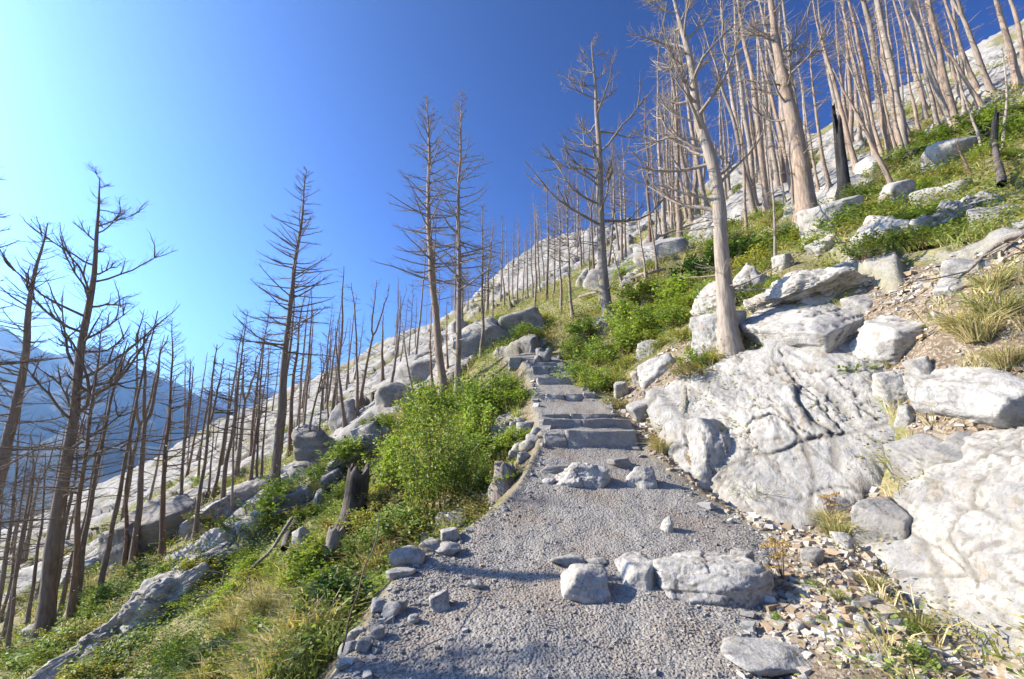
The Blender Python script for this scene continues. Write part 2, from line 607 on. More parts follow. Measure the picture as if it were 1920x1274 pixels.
# ------------------------------------------------------------------ terrain sheet
def terrain():
    a1 = np.radians(np.linspace(-56, 56, 540))
    a2 = np.radians(np.linspace(56, 304, 90)[1:-1])
    ang = np.concatenate([a1, a2])
    rad = np.concatenate([[.15, .35, .6], np.geomspace(.9, 170, 390), np.geomspace(180, 5600, 60)])
    A, R = np.meshgrid(ang, rad)
    X = R * np.sin(A); Y = R * np.cos(A)
    z, path, rk = ground(X.ravel(), Y.ravel())
    x = X.ravel(); y = Y.ravel()
    soil, green, rk2 = zones(x, y, z, path, rk)
    z = z - (rk - rk2) * .1
    na, nr = len(ang), len(rad)
    i = np.arange(nr - 1)[:, None] * na
    j = np.arange(na)[None]
    j2 = (j + 1) % na
    q = np.stack([i + j, i + na + j, i + na + j2, i + j2], -1).reshape(-1, 4)[:, ::-1]
    V = np.stack([x, y, z], -1)
    V = np.vstack([V, [[0, 0, ground(np.array([0.]), np.array([0.]), False)[0]]]])
    c = len(V) - 1
    jj = np.arange(na)
    fan = np.stack([np.full(na, c), jj, (jj + 1) % na], -1)[:, ::-1]
    ap = lambda v, k=0: np.append(v, k)
    me = make_mesh('hillside', V, [q, fan], True, {'path': ap(path, 1), 'rock': ap(rk2), 'soil': ap(soil)})
    o = link('ground', me, M['ground'], kind='structure')
    return o


terrain()


def mountain(name, prof, dist, depth, foot, seed):
    px = np.linspace(prof[0][0], prof[-1][0], 150)
    py = np.interp(px, [p[0] for p in prof], [p[1] for p in prof])
    rows = np.linspace(0, 1, 36)
    V = []
    for k, s in enumerate(np.concatenate([rows, 1 + rows[1:] * .5])):
        for a, b in zip(px, py):
            d = ray(a, b)
            h = math.hypot(d[0], d[1])
            az = math.atan2(d[0], d[1])
            r = dist - depth * (1 - s)
            top = CAM[2] + dist * d[2] / h
            V.append((r * math.sin(az), r * math.cos(az), (s if s <= 1 else 2 - s) , top))
    V = np.array(V)
    x, y, s, top = V.T
    w = np.sin(np.pi * np.clip(s, 0, 1)) ** .8
    spur = 1 - np.abs(fbm(x * .0028, y * .0028, 0, 5, seed))
    z = foot + (top - foot) * (s ** 1.15) * (1 - .35 * w * (1 - spur)) + 14 * smooth(.8, 1, s) * fbm(x * .02, y * .02, 0, 4, seed + 3)
    n = len(px); m = len(V) // n
    i = np.arange(m - 1)[:, None] * n
    j = np.arange(n - 1)[None]
    q = np.stack([i + j, i + j + 1, i + n + j + 1, i + n + j], -1).reshape(-1, 4)
    return link(name, make_mesh(name, np.stack([x, y, z], -1), [q]), M['mountain'], kind='structure')


mountain('mountain', [(-700, 560), (-420, 600), (-200, 575), (-90, 600), (0, 618), (30, 634), (60, 648), (110, 664), (160, 652), (195, 650), (228, 662), (260, 692),
                      (300, 707), (345, 733), (380, 752), (450, 778), (520, 802), (640, 830)], 2300, 1500, -152, 5)
mountain('far_mountain', [(250, 800), (330, 764), (372, 742), (400, 727), (432, 745), (470, 738), (500, 723), (532, 742), (562, 766), (640, 792), (760, 815)], 4300, 1600, -152, 9)


def haze():
    m, nt, out = new_mat('haze')
    v = nt.nodes.new('ShaderNodeVolumePrincipled')
    v.inputs['Color'].default_value = (.26, .52, 1.0, 1)
    v.inputs['Density'].default_value = 2.8e-4
    v.inputs['Anisotropy'].default_value = .65
    nt.links.new(v.outputs[0], out.inputs['Volume'])
    x, z0, z1 = 5900.0, -175.0, 640.0
    V = [(sx * x, sy * x, z) for z in (z0, z1) for sx, sy in ((-1, -1), (1, -1), (1, 1), (-1, 1))]
    Fq = [(3, 2, 1, 0), (4, 5, 6, 7), (0, 1, 5, 4), (1, 2, 6, 5), (2, 3, 7, 6), (3, 0, 4, 7)]
    link('haze', make_mesh('haze', V, [Fq], False), m, kind='stuff', label='thin blue haze filling the valley air', category='haze')


haze()

# ------------------------------------------------------------------ landmarks, for saying which one of many a thing is
LANDMARKS = []
USED = set()


def landmark(px, py, label, size):
    LANDMARKS.append((px, py, label, size))


SHORT_END = {'with', 'of', 'on', 'in', 'beside', 'behind', 'standing', 'rising', 'at', 'between', 'next', 'filling', 'under', 'above', 'below', 'lying', 'that', 'rooted',
             'leading', 'sinking', 'split', 'among', 'poking', 'just', 'crossing', 'leaning', 'tucked', 'near', 'running', 'slanting', 'against', 'half', 'cut', 'tapering', 'dividing',
             'bowed', 'along', 'where', 'before', 'beyond', 'by', 'dipping', 'inside', 'from', 'peeping', 'pointing'}


def short_name(label):
    out = []
    for k, w_ in enumerate(label.replace(',', ' of').split()):
        if w_ in SHORT_END and k >= 2:
            break
        out.append(w_)
    return ' '.join(out)


def auto_label(o, look, category, group, px, py, size):
    """A look plus the nearest landmark and how the thing stands to it."""
    order = sorted(LANDMARKS, key=lambda m: math.hypot(m[0] - px, m[1] - py))[:9]
    for best in order:
        dx, dy = px - best[0], py - best[1]
        if abs(dy) > abs(dx) * 1.2:
            rel = 'just behind' if dy < 0 else 'in front of'
        else:
            rel = 'uphill of' if dx > 0 else 'downhill of'
        if math.hypot(dx, dy) > 60:
            rel = {'just behind': 'far behind', 'in front of': 'well in front of', 'uphill of': 'well uphill of', 'downhill of': 'well downhill of'}[rel]
        lb = '%s %s the %s' % (look, rel, short_name(best[2]))
        if lb not in USED:
            break
    USED.add(lb)
    o['label'] = lb
    o['category'] = category
    o['group'] = group


# ------------------------------------------------------------------ rocks
_ico = {}


def ico(sub):
    if sub not in _ico:
        bm = bmesh.new()
        bmesh.ops.create_icosphere(bm, subdivisions=sub, radius=1.0)
        v = np.array([p.co for p in bm.verts])
        bm.faces.ensure_lookup_table()
        f = np.array([[q.index for q in p.verts] for p in bm.faces])
        bm.free()
        v /= np.linalg.norm(v, axis=1)[:, None]
        _ico[sub] = (v, f)
    return _ico[sub]


def unit3(v):
    return v / (np.linalg.norm(v) + 1e-9)


def rock_mesh(name, size, seed, sub=4, planes=11, p=32, rough=.06, crack=.02, strata=(0, 0, 1), extra=None, fscale=1.0, smooth_shade=True, cull=None, fissure=0.0, blocks=None):
    """A faceted weathered block: smooth intersection of half spaces, then worn by noise and cracks."""
    r_ = np.random.default_rng(seed)
    d, f = ico(sub)
    nrm = r_.normal(size=(planes, 3)); nrm /= np.linalg.norm(nrm, axis=1)[:, None]
    h = r_.uniform(.68, 1.0, planes)
    ax = np.vstack([np.eye(3), -np.eye(3)])
    nrm = np.vstack([nrm, ax]); h = np.concatenate([h, r_.uniform(.86, 1.02, 6)])
    if extra:
        nrm = np.vstack([nrm, [np.array(e[:3]) / np.linalg.norm(e[:3]) for e in extra]])
        h = np.concatenate([h, [e[3] for e in extra]])
    k = np.maximum(d @ nrm.T, 0) / h[None]
    rad = (k ** p).sum(1) ** (-1.0 / p)
    V = d * rad[:, None] * np.array(size)[None]
    o = r_.uniform(-50, 50, 3)
    sc = fscale / max(np.mean(size), .02)
    Q = V * sc + o
    st = np.array(strata, float); st /= np.linalg.norm(st)
    lay = Q @ st
    Qs = Q + lay[:, None] * st[None] * 1.2          # finer detail across the bedding
    nr = d / np.array(size)[None] ** .5
    nr /= np.linalg.norm(nr, axis=1)[:, None]
    m = np.mean(size)
    amp = rough * m
    def terrace(n_, k_):
        t_ = n_ * k_
        return (np.floor(t_) + smooth(.42, .58, t_ - np.floor(t_))) / k_
    plates = terrace(fbm(Qs[:, 0] * .8, Qs[:, 1] * .8, Qs[:, 2] * .8, 3, seed + 1, .45), 3.5)
    plates2 = terrace(fbm(Qs[:, 0] * 1.9 + 5, Qs[:, 1] * 1.9, Qs[:, 2] * 1.9, 2, seed + 2, .45), 2.5)
    disp = amp * (.5 * fbm(Q[:, 0] * .7, Q[:, 1] * .7, Q[:, 2] * .7, 2, seed) + 1.0 * plates + .45 * plates2
                  + .16 * fbm(Qs[:, 0] * 5, Qs[:, 1] * 5, Qs[:, 2] * 5, 4, seed + 3, .6))
    cr = np.zeros(len(V))
    # bedding layers and joints: every block of the broken rock stands a little proud or back
    f1, f2, ba = blocks or (3.2 / m, 1.5 / m, .055)
    e1 = unit3(np.cross(st, [.31, .52, .79])); e2 = np.cross(st, e1)
    wa = .22 * fbm(Q[:, 0] * .9, Q[:, 1] * .9, Q[:, 2] * .9, 3, seed + 41)
    wb = .22 * fbm(Q[:, 0] * .9 + 7, Q[:, 1] * .9, Q[:, 2] * .9, 3, seed + 43)
    c1 = V @ st * f1 + wa + 40; c2 = V @ e1 * f2 + wb + 40; c3 = V @ e2 * f2 - wb + 40
    i1 = np.floor(c1)
    c2 = c2 + .5 * _hash(i1.astype(np.int64), i1.astype(np.int64) * 0, i1.astype(np.int64) * 0, seed + 3)
    i2 = np.floor(c2); i3 = np.floor(c3)
    hh = _hash(i1.astype(np.int64), i2.astype(np.int64), i3.astype(np.int64), seed + 51) - .5
    h1 = _hash(i1.astype(np.int64), i1.astype(np.int64) * 0 + 5, i1.astype(np.int64) * 0, seed + 53) - .5
    disp = disp + ba * m * (.9 * hh + 1.3 * h1)
    far_ = np.maximum(np.abs(c1 - i1 - .5), np.maximum(np.abs(c2 - i2 - .5), np.abs(c3 - i3 - .5)))
    joint = smooth(.455, .5, far_) * smooth(-.25, .35, fbm(Q[:, 0] * 1.1, Q[:, 1] * 1.1, Q[:, 2] * 1.1, 2, seed + 57))
    disp = disp - .35 * ba * m * joint
    cr = joint * .8
    if crack:
        a = np.abs(fbm(Qs[:, 0] * 1.1, Qs[:, 1] * 1.1, Qs[:, 2] * 1.1, 4, seed + 5))
        b = np.abs(fbm(Q[:, 0] * 1.6 + 9, Q[:, 1] * 1.6, Q[:, 2] * 1.6, 4, seed + 8))
        g = smooth(-.1, .35, fbm(Q[:, 0], Q[:, 1], Q[:, 2], 2, seed + 11))
        c0 = np.maximum(smooth(.05, .0, a), .8 * smooth(.04, 0, b)) * g
        disp = disp - crack * m * c0
        cr = np.maximum(cr, c0)
    if fissure:
        # long joints that run down the face, warped and broken
        uu = V @ np.cross(st, [0, 0, 1.0]) if abs(st[2]) < .9 else V[:, 0]
        wv = V @ st + .10 * fbm(V[:, 0] * 2.2, V[:, 1] * 2.2, V[:, 2] * 2.2, 4, seed + 21)
        ln = np.abs(((wv * 4.2 + .35 * vnoise(V[:, 2] * 3, uu * 2, 0, seed + 4)) % 1.0) - .5)
        gate = smooth(-.05, .3, fbm(V[:, 0] * 1.3, V[:, 1] * 1.3, V[:, 2] * 2.0, 3, seed + 25))
        fz = smooth(.05, .0, ln) * gate
        disp = disp - fissure * fz
        cr = np.maximum(cr, fz)
        pit = smooth(.35, .75, fbm(V[:, 0] * 9, V[:, 1] * 9, V[:, 2] * 9, 3, seed + 31))
        disp = disp - .004 * pit + .005 * fbm(V[:, 0] * 22, V[:, 1] * 22, V[:, 2] * 22, 3, seed + 33)
    V = V + nr * disp[:, None]
    if cull is not None:
        w = V + np.array(cull)[None]
        hid = w[:, 2] < ground(w[:, 0], w[:, 1], False) - .12
        f = f[~hid[f].all(1)]
        used = np.unique(f)
        mp = np.zeros(len(V), int); mp[used] = np.arange(len(used))
        V, cr, f = V[used], cr[used], mp[f]
    return make_mesh(name, V, [f], smooth_shade, {'crack': cr})


def rock_at(name, px, py, w, h, mat, label, group=None, category='rock', seed=None, sub=4, depth=.8, sink=.35, rot=None, tilt=(0, 0), **kw):
    """A rock whose foot is seen at (px, py) and that measures w x h photo pixels."""
    p, t = at_ground(px, py)
    sx = w * t / F_PX / 2
    seed = int(px * 7 + py * 3) if seed is None else seed
    if w > 30 and name == 'boulder':
        landmark(px, py, label, w)
    sy = sx * depth
    dip = max((CAM[2] - p[2]) / max(np.linalg.norm(CAM - p), .1), 0)
    hm = h * t / F_PX
    hm = max(hm - 2 * sy * dip * .75, (.38 if name == 'boulder' else .62) * hm)
    sz = hm / 2 / (1 - sink)
    me = rock_mesh(name, (sx, sy, sz), seed, sub, **kw)
    o = link(name, me, M[mat], label=label, category=category, group=group)
    rz = (seed % 7 - 3) * .12 if rot is None else rot
    o.rotation_euler = (tilt[0], tilt[1], rz)
    yc = p[1] + sy * .75
    o.location = (p[0], yc, .5 * float(ground(p[0], yc, False)) + .5 * p[2] + sz * (1 - 2 * sink))
    return o


# bedrock beside the path, from the corner of the frame up to the pale tree
def outcrop(px, py, size, mat, label, seed, rot=(0, 0, 0), dz=0.0, **kw):
    p, t = at_ground(px, py)
    me = rock_mesh('rock_outcrop', size, seed, kw.pop('sub', 6), **kw)
    o = link('rock_outcrop', me, M[mat], label=label, category='rock', group='bedrock along the path')
    o.location = (p[0], p[1], p[2] + dz)
    o.rotation_euler = rot
    return o


R_ = math.radians
def bedrock(centre, size, mat, label, seed, planes_world, **kw):
    """A bedrock mass bounded by given faces: (point on the face, outward normal)."""
    C = np.array(centre)
    ex = []
    for pt, nn in planes_world:
        nn = np.array(nn, float); nn /= np.linalg.norm(nn)
        ex.append((*nn, float(nn @ (np.array(pt) - C)) / size))
    me = rock_mesh('rock_outcrop', (size, size, size), seed, kw.pop('sub', 6), extra=ex, cull=C, **kw)
    o = link('rock_outcrop', me, M[mat], label=label, category='rock', group='bedrock along the path')
    o.location = centre
    return o


bedrock((3.95, 2.75, .25), 1.45, 'limestone_hump', 'huge white bedrock hump with lichen spots filling the lower corner', 3,
        [((2.66, 3.15, .5), (-.74, .02, .66)), ((2.35, 2.5, .45), (-.80, -.25, .35)), ((3.5, 3.3, 1.6), (-.55, .25, .8))],
        planes=3, p=26, rough=.042, crack=.035, strata=(.8, -.35, .45), fscale=1.7, sub=7, fissure=.03, blocks=(2.4, 1.3, .04))
bedrock((3.6, 5.9, 1.45), 1.6, 'limestone_wrinkled', 'large wrinkled white rock face between the path and brown scree', 12,
        [((2.05, 5.7, 1.2), (-.52, -.545, .658)), ((3.23, 4.6, 1.32), (-.28, -.66, .69)), ((3.7, 6.3, 3.0), (-.44, -.305, .847)), ((4.7, 5, 2.2), (1, -.3, .1)),
         ((2.3, 5.2, 1.0), (-.9, -.42, .2))],
        planes=2, p=18, rough=.045, crack=.03, strata=(.35, -.55, .75), fscale=1.5, sub=7, fissure=.03, blocks=(2.6, 1.5, .05))
bedrock((4.1, 4.75, 1.0), .85, 'limestone_grey', 'smooth grey rock slab beside the wrinkled white face', 21,
        [((4.4, 4.8, 1.85), (-.28, -.66, .69)), ((3.35, 4.3, .9), (-.75, -.6, .3))], planes=3, p=28, rough=.035, crack=.02, strata=(.5, .3, 1), fscale=1.2, fissure=.025)
bedrock((2.62, 6.0, 1.25), .62, 'limestone_wrinkled', 'knobbly white rock at the foot of the bank beside the lowest step', 33,
        [((2.1, 5.7, 1.4), (-.75, -.5, .35))], planes=7, p=24, rough=.06, crack=.04, strata=(1, -.2, .1), fscale=1.1, fissure=.035)
outcrop(1775, 905, (.22, .48, .20), 'limestone_grey', 'rounded grey rock rib leading down the gully to the scree', 41,
        rot=(R_(30), R_(-20), R_(-12)), dz=.0, planes=6, p=20, rough=.06, crack=.04, sub=5)
outcrop(1850, 880, (.30, .34, .18), 'limestone_grey', 'layered grey rock at the head of the corner hump', 43,
        rot=(R_(25), R_(-20), R_(20)), dz=.0, planes=6, p=20, rough=.06, crack=.04, sub=5)
outcrop(1800, 745, (.30, .50, .20), 'limestone', 'pale folded rock rib below the dry grass', 47,
        rot=(R_(30), R_(-24), R_(-15)), dz=.0, planes=6, p=20, rough=.10, crack=.06, sub=5, strata=(1, .3, 0))
outcrop(1510, 605, (.95, .80, .26), 'limestone_bright', 'broad flat white slab split by dark cracks beside the pale tree', 52,
        rot=(R_(20), R_(-27), R_(20)), dz=.0, planes=4, p=36, rough=.03, crack=.06, strata=(.2, .2, 1), fscale=1.6)
outcrop(1350, 640, (.30, .30, .50), 'limestone_bright', 'white upright rock under the roots of the pale tree', 57,
        rot=(R_(8), R_(-10), R_(20)), dz=.0, planes=7, p=24, rough=.07, crack=.05, sub=5)
outcrop(1620, 690, (.50, .42, .16), 'limestone', 'low pale slab sinking into the brown scree', 61,
        rot=(R_(22), R_(-26), R_(0)), dz=-.02, planes=5, p=28, rough=.04, crack=.05, sub=5)
outcrop(1665, 990, (.22, .20, .24), 'limestone_grey', 'grey shaded rock foot standing in the rubble beside the path', 66,
        rot=(R_(16), R_(-18), R_(24)), dz=-.02, planes=7, p=28, rough=.05, crack=.05, sub=5)

# boulders standing in or beside the path
rock_at('boulder', 1335, 1124, 196, 100, 'limestone_bright', 'largest rough white boulder lying in the gravel path', seed=5, sub=6, depth=.95, sink=.62, rough=.08, crack=.05, planes=10)
rock_at('boulder', 1215, 1090, 120, 40, 'limestone_bright', 'flat whitish rock in the gravel against the largest boulder', seed=15, sub=5, depth=2.1, sink=.72, rough=.07, crack=.04)
rock_at('boulder', 1100, 1130, 96, 66, 'limestone_bright', 'rounded white boulder in the path with a trunk shadow at its foot', seed=24, sub=5, depth=.8, rough=.04, crack=.03, planes=8, p=20)
rock_at('boulder', 1065, 1062, 64, 24, 'stone', 'flat tan stone just above the rounded white boulder', seed=31, sub=4, sink=.4)
rock_at('boulder', 1120, 1062, 46, 15, 'stone', 'thin brown stone beside the flat tan stone', seed=33, sub=4)
rock_at('boulder', 1255, 998, 26, 28, 'limestone', 'small knobbly stone on the far end of the flat whitish rock', seed=35, sub=4)
rock_at('boulder', 1404, 1092, 52, 64, 'limestone', 'narrow white block leaning on the side of the largest boulder', seed=38, sub=5)
rock_at('boulder', 1425, 1082, 22, 20, 'stone', 'small tan stone tucked against the narrow white block', seed=39, sub=4)
rock_at('boulder', 1100, 915, 108, 44, 'limestone_bright', 'shattered white bedrock patch poking through the path below the steps', seed=42, sub=6, depth=.9, sink=.6, rough=.12, crack=.08)
rock_at('boulder', 1208, 912, 58, 36, 'limestone', 'low pale rock in the gravel below the steps', seed=44, sub=5, sink=.5, rough=.08)
rock_at('boulder', 1040, 888, 62, 14, 'step_stone', 'long thin grey kerb stone below the lowest step', seed=46, sub=4, depth=.3)
rock_at('boulder', 1030, 908, 24, 12, 'limestone', 'small flat stone beside the shattered bedrock', seed=47, sub=4)
rock_at('boulder', 1165, 876, 46, 16, 'limestone_grey', 'flat stone in the dirt under the lowest step', seed=48, sub=4)
rock_at('boulder', 1530, 1058, 42, 30, 'limestone_grey', 'smooth dark grey stone where gravel meets the rubble', seed=51, sub=4, p=16)
rock_at('boulder', 1594, 1030, 40, 32, 'limestone', 'knobbly white stone at the foot of the grey rock', seed=53, sub=4)
rock_at('boulder', 1700, 1012, 40, 46, 'limestone', 'squarish white stone between the grey rock and the corner hump', seed=54, sub=4)

# edging stones along the drop
edge = [(755, 1062, 54, 34, 'stone', 'largest blue grey rock edging the drop beside the path'),
        (800, 1036, 46, 24, 'stone', 'flat grey stone behind the largest edging rock'),
        (832, 1042, 46, 22, 'stone', 'slanting blue grey slab edging the path'),
        (838, 1014, 34, 24, 'stone', 'egg shaped grey stone among the edging rocks'),
        (793, 1020, 20, 20, 'stone', 'small upright stone among the edging rocks'),
        (850, 990, 34, 26, 'stone', 'tan stone tucked under the green bush beside the path'),
        (830, 985, 40, 20, 'stone', 'pale stone half hidden under the green bush'),
        (862, 972, 22, 14, 'stone', 'small pale stone at the bush edge'),
        (915, 944, 22, 16, 'stone', 'lone white stone on the path edge below the grey stump'),
        (930, 912, 30, 16, 'stone', 'flat stone beside the grey stump at the path edge'),
        (742, 1084, 46, 18, 'stone', 'low pinkish white stone at the edge of the gravel'),
        (815, 1148, 36, 34, 'limestone_bright', 'wedge of white stone lying on the open gravel'),
        (725, 1160, 30, 24, 'stone', 'tan stone under the dark leafy shrub'),
        (768, 1170, 20, 16, 'stone', 'small grey stone on the gravel beside the white wedge'),
        (700, 1150, 28, 22, 'stone', 'pale block in the gravel shadow under the shrub'),
        (745, 1145, 18, 18, 'step_stone', 'dark brown stone in the gravel shadow'),
        (700, 1200, 26, 22, 'stone', 'round grey stone low on the gravel edge'),
        (672, 1225, 24, 22, 'stone', 'pale blue stone on the lowest gravel edge'),
        (655, 1205, 30, 24, 'stone', 'grey stone wedged under the red stem'),
        (640, 1232, 30, 24, 'stone', 'white stone at the lowest end of the edging'),
        (883, 1104, 28, 14, 'stone', 'flat stone lying in the trunk shadow on the gravel'),
        (1360, 938, 16, 14, 'stone', 'small white stone by the grass tuft under the rock face'),
        (1385, 940, 30, 16, 'stone', 'tan pebble block at the foot of the grass tuft'),
        (1395, 955, 22, 12, 'stone', 'flat white chip below the grass tuft'),
        (1577, 1185, 26, 24, 'limestone_bright', 'bright round stone in the pebbles'),
        (1624, 1192, 22, 30, 'limestone_bright', 'upright white stone casting a shadow on the pebbles'),
        (1525, 1178, 22, 18, 'stone', 'tan stone among the pebbles by the weed'),
        (1500, 1185, 26, 18, 'stone', 'rusty tan stone among the pebbles'),
        (1610, 1148, 16, 16, 'limestone_grey', 'grey stone above the upright white stone'),
        (1745, 1165, 22, 16, 'limestone_grey', 'dark grey stone against the corner hump'),
        (1470, 1268, 150, 34, 'limestone', 'flat white rock cut by the lower edge of the frame')]
for i, (px, py, w, h, mt, lb) in enumerate(edge):
    rock_at('stone', px + (6 if px < 900 else 0), py, w * 1.2, h * 1.2, mt, lb, 'stones edging the path', 'stone', 100 + i, 4, .75, .3, rough=.05, crack=.03, p=24)

# loose pile beside the lowest step
pile = [(935, 832, 22), (950, 848, 26), (972, 852, 28), (990, 848, 30), (1000, 836, 26), (978, 832, 24), (960, 826, 26), (945, 815, 20),
        (966, 812, 24), (985, 816, 28), (1004, 818, 20), (930, 812, 18), (955, 800, 16), (975, 800, 20), (995, 804, 18), (965, 862, 22), (984, 866, 24), (940, 862, 20)]
for i, (px, py, w) in enumerate(pile):
    rock_at('stone', px, py, w * 1.15, w * .8, 'stone', 'pale angular stone in the pile beside the lowest step', 'stones piled beside the steps', 'stone', 200 + i, 3, .8, .25, rough=.05, crack=0, p=36)
top_pile = [(1012, 668, 16), (1022, 678, 20), (1030, 664, 14), (1008, 680, 14), (1018, 656, 16), (1000, 662, 12)]
for i, (px, py, w) in enumerate(top_pile):
    rock_at('stone', px, py, w * 1.2, w, 'step_stone', 'grey stone in the small cairn at the top of the steps', 'stones at the top of the steps', 'stone', 230 + i, 3, .8, .25, rough=.05, crack=0, p=36)

# rocks on the slopes: (px, py of foot, width, height, material, label)
slope_rocks = [
    (1592, 418, 92, 56, 'limestone_bright', 'smooth bright boulder beside the foot of the thick tree'),
    (1535, 432, 60, 40, 'limestone_bright', 'white rock shoulder at the thick tree roots'),
    (1560, 462, 50, 24, 'limestone', 'mossy flat slab under the bright boulder'),
    (1715, 430, 120, 44, 'limestone_bright', 'pale ledge half hidden in the grass above the scree'),
    (1800, 358, 90, 26, 'limestone', 'two layered slab in the upper grass'),
    (1660, 300, 60, 28, 'limestone_bright', 'white slab at the foot of the upper stand'),
    (1800, 300, 80, 50, 'limestone', 'pale rock under the thin white saplings'),
    (1690, 385, 60, 40, 'limestone', 'reddish rock behind the leaning trunk'),
    (1890, 410, 80, 40, 'limestone_grey', 'grey slab below the charred log'),
    (1590, 540, 130, 40, 'limestone_bright', 'long flat slab in tree shadow above the scree'),
    (1505, 530, 60, 30, 'limestone', 'tilted block on the rock shelf'),
    (1480, 500, 40, 26, 'limestone', 'rounded block by the thin sapling'),
    (1420, 545, 90, 60, 'limestone_bright', 'hunched white boulder with a hollow above the pale tree'),
    (1370, 580, 90, 60, 'limestone_bright', 'white boulder wall behind the pale trunk'),
    (1475, 575, 60, 24, 'limestone', 'thin tilted slab beside the hunched boulder'),
    (1700, 640, 130, 46, 'limestone', 'broad rusty slab in the middle of the scree'),
    (1650, 632, 34, 24, 'stone', 'small bright block on the scree'),
    (1710, 720, 80, 46, 'limestone_bright', 'split white block under the scree'),
    (1745, 700, 40, 30, 'stone', 'round white block beside the split block'),
    (1713, 783, 36, 22, 'stone', 'tan rounded stone on the soil below the split block'),
    (1850, 500, 90, 24, 'stone', 'weathered tan slab by the driftwood root'),
    (1800, 540, 60, 18, 'stone', 'thin buff slab in the litter'),
    (1630, 570, 60, 18, 'stone', 'thin grey slab on the upper scree'),
    (1205, 715, 34, 22, 'limestone', 'pale rock poking from the thicket beside the steps'),
    (1240, 700, 80, 34, 'limestone', 'broken white rock above the thicket'),
    (1225, 660, 44, 22, 'limestone', 'upright pale rock in the bank above the steps'),
    (1170, 742, 34, 26, 'limestone', 'low rock at the thicket edge of the path'),
    (1215, 780, 50, 30, 'limestone', 'pale ledge at the foot of the bank by the steps'),
    (1125, 615, 22, 18, 'limestone', 'small white rock under the mid slope tree'),
    (905, 652, 120, 50, 'limestone', 'big rounded rock ledge behind the top of the steps'),
    (985, 622, 110, 36, 'limestone', 'long grey rock ledge above the top of the steps'),
    (1000, 660, 40, 24, 'limestone_grey', 'grey rock above the cairn'),
    (870, 640, 50, 36, 'limestone', 'blocky rock end behind the twin conifers'),
    (1160, 520, 110, 26, 'limestone', 'pale rock band crossing the far grass'),
    (1270, 480, 110, 40, 'limestone', 'fissured white rock band behind the pale tree'),
    (730, 760, 90, 36, 'limestone', 'flat pale outcrop under the twin conifers'),
    (790, 710, 80, 30, 'limestone', 'ledge of pale rock beyond the twin conifers'),
    (640, 800, 60, 46, 'limestone', 'rounded pale boulder among the thin poles'),
    (690, 830, 60, 34, 'limestone', 'pale rock above the bank bushes'),
    (590, 860, 90, 60, 'limestone_grey', 'grey slab behind the tall slender conifer'),
    (610, 930, 60, 30, 'limestone_grey', 'blue grey rock beside the burnt log'),
    (545, 960, 70, 40, 'limestone_grey', 'grey rock behind the burnt branch'),
    (530, 975, 50, 36, 'limestone', 'pale rock under the burnt log'),
    (575, 1030, 36, 50, 'limestone', 'upright white stone beside the cut stump'),
    (600, 955, 26, 40, 'limestone', 'narrow white stone near the charred stump'),
    (460, 935, 90, 34, 'limestone', 'rounded slab among the thin poles'),
    (385, 990, 90, 40, 'limestone', 'grey hump on the slope between the poles'),
    (290, 1030, 120, 90, 'limestone_grey', 'big smooth dome of rock behind the forked trunk'),
    (225, 1070, 90, 90, 'limestone_grey', 'rounded grey rock behind the thin leaning poles'),
    (380, 1062, 130, 40, 'limestone', 'long pale slab running down to the dark shrub'),
    (255, 1180, 80, 36, 'limestone', 'pale stepped rock below the white streak'),
    (95, 1262, 40, 20, 'limestone_grey', 'small grey rock in the lowest bushes'),
    (60, 1200, 60, 40, 'limestone', 'pale rock in front of the thin leaning pole'),
    (460, 1000, 46, 30, 'limestone', 'small white rock beside the bright green bush'),
    (120, 1100, 110, 40, 'limestone', 'pale ledge behind the thick trunk'),
    (40, 1100, 110, 36, 'limestone', 'pale ledge at the edge of the steep stand'),
    (860, 895, 40, 30, 'limestone_bright', 'white rock peeping through the big green bush'),
    (835, 905, 36, 24, 'limestone_bright', 'smaller white rock inside the big green bush'),
]
for i, (px, py, w, h, mt, lb) in enumerate(slope_rocks):
    p, t = at_ground(px, py)
    rock_at('boulder', px, py, w, h, mt, lb, 'rocks on the slope', 'rock', 300 + i, 5 if w * h > 2500 and t < 14 else 4, 1.0, .58,
            rot=.3 + .5 * math.sin(i * 2.3), tilt=(.22 + .1 * math.sin(i), -.42 + .12 * math.cos(i * 1.7)), rough=.075, crack=.05, strata=(.2, .2, 1), p=44, planes=8)

def slab_between(pa, pb, half_w, half_h, mat, label, seed, rise=.0):
    """A long bed of rock cropping out between two points of the slope."""
    a_, _t = at_ground(*pa)
    b_, _t = at_ground(*pb)
    ax = Vector(b_ - a_)
    me = rock_mesh('rock_outcrop', (half_w, ax.length / 2, half_h), seed, 6, planes=6, p=30, rough=.16, crack=.06, strata=(.9, .1, .4), fscale=1.6, blocks=(4.0, 1.7, .13))
    o = link('rock_outcrop', me, M[mat], label=label, category='rock', group='rocks on the slope')
    o.location = Vector((a_ + b_) / 2) + Vector((0, 0, rise))
    o.rotation_mode = 'QUATERNION'
    o.rotation_quaternion = ax.to_track_quat('Y', 'Z') @ Matrix.Rotation(R_(-26), 3, 'Y').to_quaternion()
    landmark((pa[0] + pb[0]) / 2, (pa[1] + pb[1]) / 2, label, 100)
    return o


